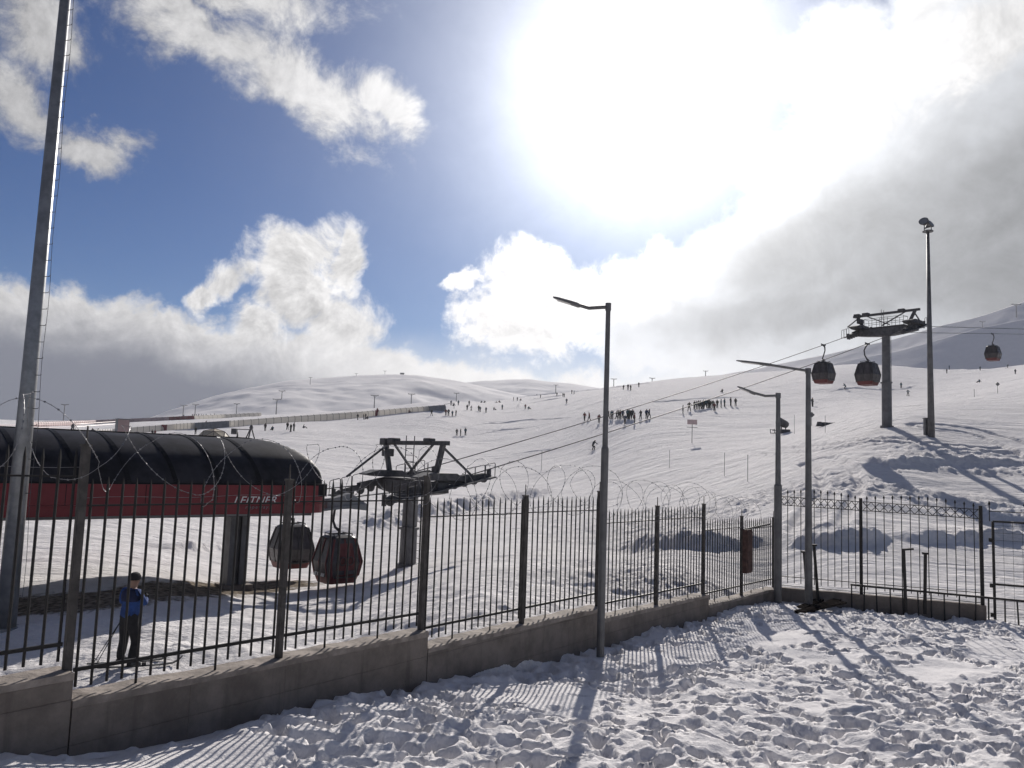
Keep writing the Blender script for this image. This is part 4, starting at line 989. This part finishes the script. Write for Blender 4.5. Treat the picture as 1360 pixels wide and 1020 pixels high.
for x, y, pz in [(713, 525, 'sit'), (717.8, 529.4, 'stand'), (739.6, 526.5, 'walk'), (747.6, 526.5, 'stand'), (749.2, 527, 'stand'), (759.4, 523.5, 'stand'), (762.4, 523.5, 'stand'), (828, 518.5, 'stand'), (834, 518.5, 'stand'), (837.5, 518.5, 'stand'), (848.4, 513.5, 'stand'), (959.5, 521.5, 'sit')]:
    person('very small dark figure near the skyline of the slope, '+('sitting' if pz == 'sit' else 'on foot'), x, y, pz, 'people near the skyline')
for x, y, pz, q in ((1073, 531, 'stand', 'skier just right of the slender lamp top, upper one of two'), (1079, 540, 'stand', 'skier just right of the slender lamp top, lower one of two'), (1122.5, 517.5, 'ski', 'crouching skier on snow between the two cabins by the far lift tower'), (1196.8, 515.8, 'stand', 'small standing figure just right of the far lift tower column'),
     (1206, 526, 'wide', 'skier with legs apart between the far lift tower and floodlight mast'), (1257.5, 495.8, 'stand', 'lower one of two tiny figures right of the floodlight mast'), (1260.8, 491, 'stand', 'upper one of two tiny figures right of the floodlight mast'), (1301.8, 492.5, 'stand', 'tiny figure left below the smallest cabin near the skyline'),
     (1338, 489, 'ski', 'tiny gliding skier right below the smallest cabin'), (1348.5, 496.5, 'stand', 'tiny upright figure by the right edge below the skyline'), (1301, 508.5, 'sit', 'dark figure sitting with spread legs on the slope below the smallest cabin')):
    person(q, x, y, pz, None, pz in ('ski', 'wide'))
for x, y in ((244, 553.8), (255.3, 553.6), (257.5, 553.6), (260.6, 553.5), (263.8, 553.4), (267.6, 553.3), (270.4, 553.2), (273.5, 553.2), (279.4, 553), (284.5, 552.6)):
    person('tiny dark figure in the far row above the milky gallery on the left', x, y, 'stand', 'people in the far row above the gallery')
for x, y, pz, q in ((122.5, 577.5, 'stand', 'left one of two dark figures just above the station roof'), (130, 577, 'stand', 'right one of two dark figures just above the station roof'), (259.5, 577, 'stand', 'dark figure standing beside the yellowed dome on its left'), (273.5, 566, 'stand', 'figure standing far behind the yellowed dome'), (202, 580, 'walk', 'left one of two figures above the station roof left of the dome'), (205.5, 580, 'stand', 'right one of two figures above the station roof left of the dome'), (315, 585, 'walk', 'dark figure between the dome and the tripod frame')):
    person(q, x, y, pz)

# the near skier behind the fence
PS = on_slope(166, 886); PS[2] += float(slope_detail(np.array([PS[0]]), np.array([PS[1]]))[0])
fx = math.atan2(.62, .78)
sk = {'p': {'pelvis': (0, 0, .93, .155), 'belly': (.01, 0, 1.10, .165), 'chest': (.02, 0, 1.32, (.20, .15)), 'neck': (.03, 0, 1.50, .07), 'jaw': (.05, -.01, 1.575, .072), 'head': (.055, -.015, 1.655, .088), 'crown': (.045, -.015, 1.74, .075), 'nose': (.155, -.03, 1.635, .016),
  'hipl': (0, .11, .86, .12), 'kneel': (.05, .15, .50, .09), 'anklel': (.02, .19, .13, .09), 'toel': (.165, .07, .07, .055),
  'hipr': (0, -.11, .86, .12), 'kneer': (.05, -.19, .50, .09), 'ankler': (-.06, -.22, .13, .09), 'toer': (.085, -.34, .07, .055),
  'shoulderl': (.01, .20, 1.44, .088), 'elbowl': (.05, .31, 1.20, .068), 'wristl': (.24, .17, 1.24, .045), 'shoulderr': (.01, -.20, 1.44, .088), 'elbowr': (.10, -.29, 1.22, .068), 'wristr': (.27, -.12, 1.30, .045)},
  'e': [('pelvis', 'belly'), ('belly', 'chest'), ('chest', 'neck'), ('neck', 'jaw'), ('jaw', 'head'), ('head', 'crown'), ('head', 'nose'), ('pelvis', 'hipl'), ('hipl', 'kneel'), ('kneel', 'anklel'), ('anklel', 'toel'), ('pelvis', 'hipr'), ('hipr', 'kneer'), ('kneer', 'ankler'), ('ankler', 'toer'), ('chest', 'shoulderl'), ('shoulderl', 'elbowl'), ('elbowl', 'wristl'), ('chest', 'shoulderr'), ('shoulderr', 'elbowr'), ('elbowr', 'wristr')],
  'm': lambda a, b: 2 if ('jaw' in a+b or 'nose' in a+b or (a, b) == ('head', 'crown')) else (3 if 'toe' in a+b else (1 if 'knee' in a+b or 'hip' in a+b else 0))}
M_BLUE = cloth('blue jacket', (.024, .06, .20)); M_BLUED = cloth('dark blue yoke', (.016, .022, .06))
skm = person_mesh('person', sk, [M_BLUE, CL[0], M_SKIN, CL[3], CL[0]], 2)
skr = bpy.data.objects.new('person', skm); COL.objects.link(skr); PS[2] += .02; skr.location = PS; skr.rotation_euler = (0, 0, R(64)); skr.scale = (1.02,)*3
tag(skr, 'skier in blue jacket, dark trousers and cap standing on skis behind the fence', 'person')
m = MB(); m.loft([[(.05+(.115*s_)*math.cos(a), -.015+(.105*s_)*math.sin(a), z) for a in np.linspace(0, 2*math.pi, 17)[:-1]] for z, s_ in ((1.67, 1.), (1.74, 1.02), (1.79, .8), (1.815, .35))])
m.loft([[(.13, -.09, 1.675), (.13, .06, 1.675), (.13, .06, 1.695), (.13, -.09, 1.695)], [(.225, -.07, 1.66), (.225, .03, 1.66), (.225, .03, 1.672), (.225, -.07, 1.672)]]); m.build('cap', CL[0], skr, smooth=False)
m = MB(); m.loft([[(.05+.108*s_*math.cos(a), -.015+.10*s_*math.sin(a), z) for a in np.linspace(-1.25, 1.25, 9)]+[(.05+.09*math.cos(a), -.015+.08*math.sin(a), z) for a in np.linspace(1.25, -1.25, 9)] for z, s_ in ((1.70, 1.12), (1.755, 1.08))]); m.build('goggles', M_GLASSD, skr)
for s_ in (1, -1):
    m = MB(); m.tube([(.045, -.015+s_*.088, 1.66), (.045, -.015+s_*.10, 1.64), (.05, -.015+s_*.092, 1.61)], [.02, .022, .012], 6); m.build('ear', M_SKIN, skr)
    e = Vector(sk['p']['wrist'+('l' if s_ > 0 else 'r')][:3]); el2 = Vector(sk['p']['elbow'+('l' if s_ > 0 else 'r')][:3]); d = (e-el2).normalized(); side = Vector((0, 0, 1)).cross(d).normalized()*(-s_); up = d.cross(side)*(s_)
    if up.z < 0: up = -up
    P = {'pelvis': (*e, .042), 'palm': (*(e+d*.07), .040)}; ed = [('pelvis', 'palm')]
    for q, (w_, L_) in enumerate(((.032, .062), (.011, .072), (-.011, .068), (-.031, .052))):
        k0 = e+d*.095+up*w_; k1 = k0+d*L_*.5+side*.012; k2 = k1+d*L_*.25+side*.032
        P[f'k{q}'] = (*k0, .0125); P[f'm{q}'] = (*k1, .011); P[f't{q}'] = (*k2, .0095); ed += [('palm', f'k{q}'), (f'k{q}', f'm{q}'), (f'm{q}', f't{q}')]
    P['th0'] = (*(e+d*.035+up*.04), .014); P['th1'] = (*(e+d*.075+up*.062+side*.015), .012); ed += [('pelvis', 'th0'), ('th0', 'th1')]
    gm = person_mesh('glove', {'p': P, 'e': ed, 'm': lambda a, b: 0}, [CL[0]], 1); go = bpy.data.objects.new('glove', gm); COL.objects.link(go); go.parent = skr
m = MB(); m.loft([[(.02+.165*s_*math.cos(a), .225*s_*math.sin(a), z) for a in np.linspace(0, 2*math.pi, 21)[:-1]] for z, s_ in ((1.27, .93), (1.36, 1.), (1.44, .92), (1.50, .55))], cap=False); m.build('jacket_yoke', M_BLUED, skr, smooth=True)
for y, x_ in ((.13, .09), (-.28, .01)):
    m = MB(); m.loft([[(x, -w, z), (x, w, z), (x, w, z+.018), (x, -w, z+.018)] for x, z, w in ((-.78, .03, .045), (-.2, .012, .034), (.5, .012, .036), (.78, .03, .05), (.90, .08, .045), (.98, .15, .02))]); s1 = m.build('ski', CL[3], skr); s1.scale = (.85, 1, 1); s1.location = (x_, y, .035); s1.rotation_euler = (0, 0, R(-40)); y = 0.
    m = MB(); m.box((-.14, y, .055), (.10, .08, .05)); m.box((.17, y, .055), (.09, .08, .05)); m.build('binding', CL[0], s1)
for k, (a, b) in enumerate((((.20, .27, 1.06), (-.38, .40, .12)), ((.20, .27, 1.10), (-.28, .46, .05)))):
    m = MB(); m.tube([a, b], [.010, .007], 6); d = (Vector(b)-Vector(a)).normalized(); c = Vector(b)-d*.06; m.tube([c, c+d*.01], .035, 8); m.tube([Vector(a)-d*.12, a], .016, 6); m.build('ski_pole', CL[3], skr)

# ------------------------------------------------------------------ covered conveyor galleries
def gallery(label, foot, h, w, mats, step, panels, Yf=None):
    pts = [on_slope(*p) for p in foot] if Yf is None else [at(p[0], p[1], Yf) for p in foot]
    o = thing('conveyor_gallery', label, 'gallery', tuple(pts[0])); off = o.location
    cum = [0.]
    for a, b in zip(pts[:-1], pts[1:]): cum.append(cum[-1]+np.linalg.norm((b-a)[:2]))
    P_ = lambda s: np.array([np.interp(s, cum, [p[i] for p in pts]) for i in range(3)])
    nrm = (pts[-1]-pts[0])[:2]; nrm = np.array([-nrm[1], nrm[0]])/np.linalg.norm(nrm)
    def arch(s, e=0.):
        c = P_(s); r = []
        for a in np.linspace(0, math.pi, 11): 
            q = -math.cos(a); r.append((c[0]+nrm[0]*q*(w/2+e), c[1]+nrm[1]*q*(w/2+e), c[2]-.4+(h+.4+e)*min(1, math.sin(a)**.45 if a not in (0, math.pi) else 0)))
        return r
    for s0, s1, mt in panels:
        m = MB(); m.loft([arch(s0*cum[-1]+(s1-s0)*cum[-1]*i/14) for i in range(15)]); m.build('cover', mt, o, off=off)
    s = 0.
    while s < cum[-1]:
        m = MB(); m.tube([Vector(p) for p in arch(s, .03)], .05, 4); m.build('rib', M_LAMP, o, off=off); s += step
    return o, P_, cum[-1], nrm
ga, gP, gL, gN = gallery('long milky ribbed conveyor gallery with grey section and red door across the slope', [(60, 585), (150, 578), (230, 571), (320, 566.5), (378, 562), (480, 554.5), (590, 546)], 1.6, 2.2, None, 1.75, [(0, .46, M_TUN), (.4605, .565, M_GREY), (.5655, .965, M_TUN), (.9655, 1., M_GREY)])
for pxd in (218, 497):
    kd = ray(pxd, 565); kd = kd[0]/kd[1]; f_ = min(np.linspace(0, 1, 400), key=lambda q: abs(gP(gL*q)[0]/gP(gL*q)[1]-kd))
    c = gP(gL*f_)-np.array([*gN, 0])*1.25; m = MB(); m.box((c[0], c[1], c[2]+.7), (1.3 if pxd < 300 else .9, .12, 1.8), Matrix.Rotation(math.atan2(-gN[0], gN[1]), 3, 'Z')); m.build('red_door', M_RED, ga, off=ga.location)
m = MB(); a = gP(gL)+np.array([0, 0, 1.7]); b = on_slope(603, 543)+np.array([0, 0, 1.6]); m.bar(a, b, .12); m.bar(b, b-np.array([0, 0, 1.8]), .1); m.build('exit_bar', M_LAMP, ga, off=ga.location)
gallery('farther pinkish ribbed conveyor gallery below the left skyline', [(35, 567), (120, 563), (180, 560.5), (240, 557.5), (300, 555), (345, 552.5)], 1.7, 2.2, None, 2.6, [(0, .68, M_TUNP), (.682, .76, M_RED), (.762, 1., M_TUN)])
o = None
rb_ = [on_slope(*p) for p in ((-20, 577), (50, 574), (100, 571), (155, 567))]
br = thing('rope_barrier', 'sagging red rope barrier on stakes in front of the galleries at the left', 'barrier', tuple(rb_[0])); off = br.location
for z in (1.1, 2.0):
    m = MB(); m.tube([p+np.array([0, 0, z+.12*math.sin(i*2.1)]) for i, p in enumerate(rb_)], .07, 5); m.build('rope', M_RED, br, off=off)
for p in rb_: m = MB(); m.tube([p-np.array([0, 0, .3]), p+np.array([0, 0, 2.3])], .045, 5); m.build('stake', M_LAMP, br, off=off)

# ------------------------------------------------------------------ small structures beyond the station
def pylon(px, pt, pf, Y, label):
    a = at(px, pf, Y); b = at(px, pt, Y); h = b[2]-a[2]; o = thing('lift_pylon', label, 'lift pylon', tuple(a), random.uniform(-.3, .3), 'drag lift and chairlift pylons'); k = h/6
    m = MB(); m.tube([(0, 0, -4), (0, 0, h)], [.30*max(k, .8), .20*max(k, .8)], 8); m.build('pole', M_TOWER, o)
    m = MB(); m.bar((-2.0*k, 0, h-.15*k), (2.0*k, 0, h-.15*k), .34*k, .3*k)
    for s in (-1, 1): m.bar((s*1.9*k, -.9*k, h-.05*k), (s*1.9*k, .9*k, h-.05*k), .22*k, .4*k); m.bar((s*1.1*k, 0, h-.2*k), (0, 0, h-1.2*k), .14*k)
    m.build('crossarm', M_TOWER, o)
for px, pt, pf, Y in ((85, 537, 550, 480), (243, 538, 551, 500), (259, 537, 549, 520), (314, 536, 547, 520), (374, 519, 531, 650), (367, 530, 545, 500), (497, 525, 540, 480), (546, 523, 537, 480), (606, 522, 532, 470)):
    pylon(px, pt, pf, Y, 'grey lift pylon below the hill beyond the galleries on the left')
for px, pt, pf, Y in ((412, 501, 508, 820), (473, 496, 502, 900), (511, 492.5, 499, 940)): pylon(px, pt, pf, Y, 'tiny lift pylon on the crest of the far left hill')
for px, pt, pf, Y in ((738, 511, 520, 440), (815, 503, 515, 420), (866, 502, 513, 400), (937, 492.5, 502, 385)): pylon(px, pt, pf, Y, 'lift pylon standing on the skyline of the main slope')
for px, pt, pf, Y in ((1305, 427, 437, 600), (1350, 404, 419, 700)): pylon(px, pt, pf, Y, 'faint lift pylon high on the shadowed hill at right')
hp = at(534, 499, 940); ht = thing('hut', 'tiny dark hut on the crest of the far left hill', 'hut', tuple(hp)); m = MB(); m.box((0, 0, .6), (4.5, 3, 4)); m.build('wall', M_LAMP, ht); m = MB(); m.loft([[(-2.6, -1.8, 2.6), (2.6, -1.8, 2.6), (2.6, 1.8, 2.6), (-2.6, 1.8, 2.6)], [(-2.6, -.1, 3.6), (2.6, -.1, 3.6), (2.6, .1, 3.6), (-2.6, .1, 3.6)]]); m.build('roof', M_DARK, ht)
Yb = 110; top = at(163, 557, Yb); zb_ = float(slope_z(top[0], top[1])); bo = thing('booth', 'tall two tone grey booth standing behind the station roof', 'booth', (top[0], top[1], zb_), R(38)); h = top[2]-zb_
m = MB(); m.box((0, 0, h/2), (1.5, 1.5, h)); m.build('wall', M_GREY, bo); m = MB(); m.box((0, -.76, h/2), (1.4, .02, h*.98)); m.build('door', M_TUNP, bo); m = MB(); m.box((0, 0, h+.04), (1.65, 1.65, .08)); m.build('roof', M_GREY, bo)
Yd = 88; top = at(285, 569, Yd); zb_ = float(slope_z(top[0], top[1])); do = thing('dome_tent', 'yellowed geodesic dome behind the station roof', 'dome', (top[0], top[1], zb_)); h = top[2]-zb_; rd = 2.25
import bmesh
bm = bmesh.new(); bmesh.ops.create_icosphere(bm, subdivisions=2, radius=rd); hz_ = h-rd
vs = [(v.co.x, v.co.y, v.co.z+hz_) for v in bm.verts]; fs = [tuple(v.index for v in f.verts) for f in bm.faces if f.calc_center_median().z > -.2]
m = MB(); m.add(vs, fs); m.tube([(0, 0, -.3), (0, 0, hz_+.1)], rd*.97, 16); m.build('skin', M_DOME, do, smooth=False)
m = MB()
for e in bm.edges:
    if min(v.co.z for v in e.verts) > -.3: m.tube([Vector(v.co)*1.004+Vector((0, 0, hz_)) for v in e.verts], .022, 4)
m.build('strut_frame', M_RUST, do); bm.free()
def tripod(px, pt, pf, Y, label, boom):
    t = at(px, pt, Y); zg = float(slope_z(t[0], t[1])); h = t[2]-zg; o = thing('tripod_frame', label, 'frame', (t[0], t[1], zg)); m = MB(); s = h*.42
    for x, y in ((-s, .3), (s*.75, .4), (-s*.2, -s*.7)): m = MB(); m.tube([(x, y, -.2), (0, 0, h-.2)], .07, 6); m.build('leg', M_DARK, o)
    m = MB(); m.tube([(0, 0, h-.5), (0, 0, h-.3), (0, 0, h)], [.12, .22, .1], 8); m.build('lamp_head', M_DARK, o)
    if boom: m = MB(); m.tube([(0, 0, h-.5), (-1.6, 0, h-.5)], .05, 6); m.box((-1.8, 0, h-.75), (.55, .4, .6)); m.build('boom', M_DARK, o)
tripod(334, 564.5, 586, 85, 'dark tripod frame with side boom on the snow behind the station roof', True)
tripod(97, 563, 580, 95, 'dark tripod frame behind the station roof near the left mast', False)

def ridge(pts, w, h_):
    P = [on_slope(*p) for p in pts]; Q = []
    for a, b in zip(P[:-1], P[1:]):
        n = max(2, int(np.linalg.norm(b-a)/1.5)); Q += [a+(b-a)*i/n for i in range(n)]
    Q.append(P[-1]); Q = np.array(Q)
    for k in range(6): Q[1:-1] = (Q[:-2]+2*Q[1:-1]+Q[2:])/4
    m = MB(); rg = []
    for i, q in enumerate(Q):
        d = Q[min(i+1, len(Q)-1)]-Q[max(i-1, 0)]; n = np.array([-d[1], d[0]])/(np.hypot(d[0], d[1])+1e-9); e = min(1, min(i, len(Q)-1-i)/6); wv = 1+random.uniform(-.35, .35); row = []
        for t, z in ((-1, -.35), (-.55, .25), (-.15, 1), (.2, .9), (.6, .3), (1, -.35)):
            x, y = q[0]+n[0]*t*w*wv, q[1]+n[1]*t*w*wv; row.append((x, y, float(slope_z(x, y))+float(slope_detail(np.array([x]), np.array([y]))[0])+z*h_*e*wv-.06))
        rg.append(row)
    m.loft(rg, cap=False); o = m.build('snow_ridge', M_SLOPE, smooth=True); tag(o, kind='structure')
for pts, w, h_ in (([(768, 522.5), (735, 526.8), (705, 531.5), (690, 536.5), (688, 542.5)], .9, .42), ([(765, 525), (725, 531.5), (703, 536), (697, 542.5)], .9, .40), ([(585, 573), (640, 562), (700, 556.5), (765, 553)], .8, .26), ([(620, 580), (665, 571), (720, 565.5)], .8, .24),
    ([(676, 526), (740, 522), (800, 516.8), (870, 509)], 1.6, .5), ([(830, 541), (890, 533), (960, 528), (1010, 527)], .8, .26), ([(1090, 523), (1150, 517), (1220, 512)], .8, .28), ([(860, 592), (930, 583), (1010, 577)], .5, .16), ([(640, 606), (720, 597), (770, 594)], .5, .15), ([(1120, 548), (1200, 541), (1290, 538)], .6, .2)):
    ridge(pts, w, h_)
# snow cannon, sign, stakes
c = on_slope(1038, 577); sg = thing('snow_cannon', 'dark snow cannon on a low sled behind the short street lamp', 'snow cannon', tuple(c), R(10)); k = c[1]/95
m = MB(); d = Vector((-.85, -.3, .25)).normalized(); o0 = Vector((.2, 0, 1.35)); m.tube([o0+d*.75, o0+d*.55, o0-d*.3, o0-d*.6, o0-d*.75], [.52, .50, .46, .40, .2], 14); m.build('barrel', M_DARK, sg)
m = MB(); m.tube([o0-d*.1-Vector((0, .5, 0)), o0-d*.1+Vector((0, .5, 0))], .08, 6)
for s in (-1, 1): m.bar((.25, s*.5, .35), (.27, s*.5, 1.4), .1)
m.box((.3, 0, .35), (1.1, 1.1, .5)); m.build('cradle', M_DARK, sg)
m = MB()
for y in (-.5, .5): m.bar((-1.2, y, .12), (1.0, y, .12), .1, .08); m.bar((-1.2, y, .1), (-1.2, y, .6), .06)
m.bar((-1.25, -.5, .5), (-1.25, .5, .5), .06); m.bar((-1.25, -.1, .42), (-.2, -.1, .45), .08); m.build('sled', M_DARK, sg)
c = on_slope(919, 590); tp = at(919, 563, c[1]); so_ = thing('sign_board', 'faded pink sign board on a thin pole on the slope', 'sign', tuple(c)); h = tp[2]-c[2]; px_m = c[1]/F
m = MB(); m.tube([(0, 0, -.2), (0, 0, h)], .035, 6); m.build('pole', M_LAMP, so_); m = MB(); m.box((0, 0, h+px_m*2.5), (13*px_m, .05, 6.5*px_m)); m.build('board', M_SIGN, so_); m = MB(); m.bar((-7*px_m, 0, h-px_m*4.5), (7*px_m, 0, h-px_m*4.5), .05); m.build('crossbar', M_LAMP, so_)
for px, pt, pf, dm, lab in ((719, 598, 626, 0, 'thin bare stake on the slope left of the tallest street lamp'), (1055, 551, 577, 0, 'thin stake between the snow cannon and slender lamp'), (1096, 552, 575, 0, 'thin stake beside a dark patch right of the slender lamp'), (1078, 552, 567, 1, 'stake with small diamond marker right of the slender lamp'), (962, 601, 632, 0, 'thin stake on rough snow right of the pink sign'), (889, 598, 622, 0, 'thin stake below the pink sign, left of it'),
    (1325, 511, 522, 1, 'stake with small marker near the right edge of the slope'), (1294, 517, 527, 0, 'thin bare stake on the right slope left of a marker stake'), (993, 604, 640, 0, 'leaning stake on rough snow left of the short lamp')):
    c = on_slope(px, pf); tp = at(px, pt, c[1]); o = thing('stake', lab, 'stake', tuple(c)); h = tp[2]-c[2]; m = MB(); m.tube([(0, 0, -.2), (.0, 0, h)], .017 if c[1] < 90 else .03, 6); m.build('shaft', M_LAMP, o)
    if dm: m = MB(); m.box((0, -.05, h+.1), (.5, .04, .5), Matrix.Rotation(R(45), 3, 'Y')); m.build('marker', M_LAMP, o)
c = on_slope(1103, 565); m = MB()
for k in range(7): m.box((random.uniform(-1.6, 1.6), random.uniform(-.6, .6), .1), (random.uniform(.5, 1.4), random.uniform(.3, .8), random.uniform(.2, .5)), Matrix.Rotation(random.uniform(0, 3), 3, 'Z'), taper=.6)
o = m.build('mat', M_DARK); o.location = c; tag(o, 'heap of dark mats lying on snow right of the slender lamp', 'mat')
# ------------------------------------------------------------------ air
zb0 = -14.
m = MB(); m.add([(x, y, z) for z in (-30., 250.) for x, y in ((-1500, -450), (1900, -450), (1900, 1900), (-1500, 1900))], [(3, 2, 1, 0), (4, 5, 6, 7), (0, 1, 5, 4), (1, 2, 6, 5), (2, 3, 7, 6), (3, 0, 4, 7)])
M_HAZE = bpy.data.materials.new('haze'); M_HAZE.use_nodes = True; h = G(M_HAZE.node_tree); h.N.remove(h.N['Principled BSDF'])
pv = h.node('ShaderNodeVolumePrincipled'); pv.inputs['Color'].default_value = (.9, .93, 1, 1); pv.inputs['Density'].default_value = .00017; pv.inputs['Anisotropy'].default_value = .3
h.L.new(pv.outputs[0], h.N['Material Output'].inputs['Volume'])
HAZE = True
if HAZE:
    o = m.build('haze', M_HAZE); tag(o, kind='stuff')

for o in SC.objects:
    if o.get('label') and not 4 <= len(o['label'].replace(',', '').split()) <= 16: print('LABEL', len(o['label'].split()), o['label'])
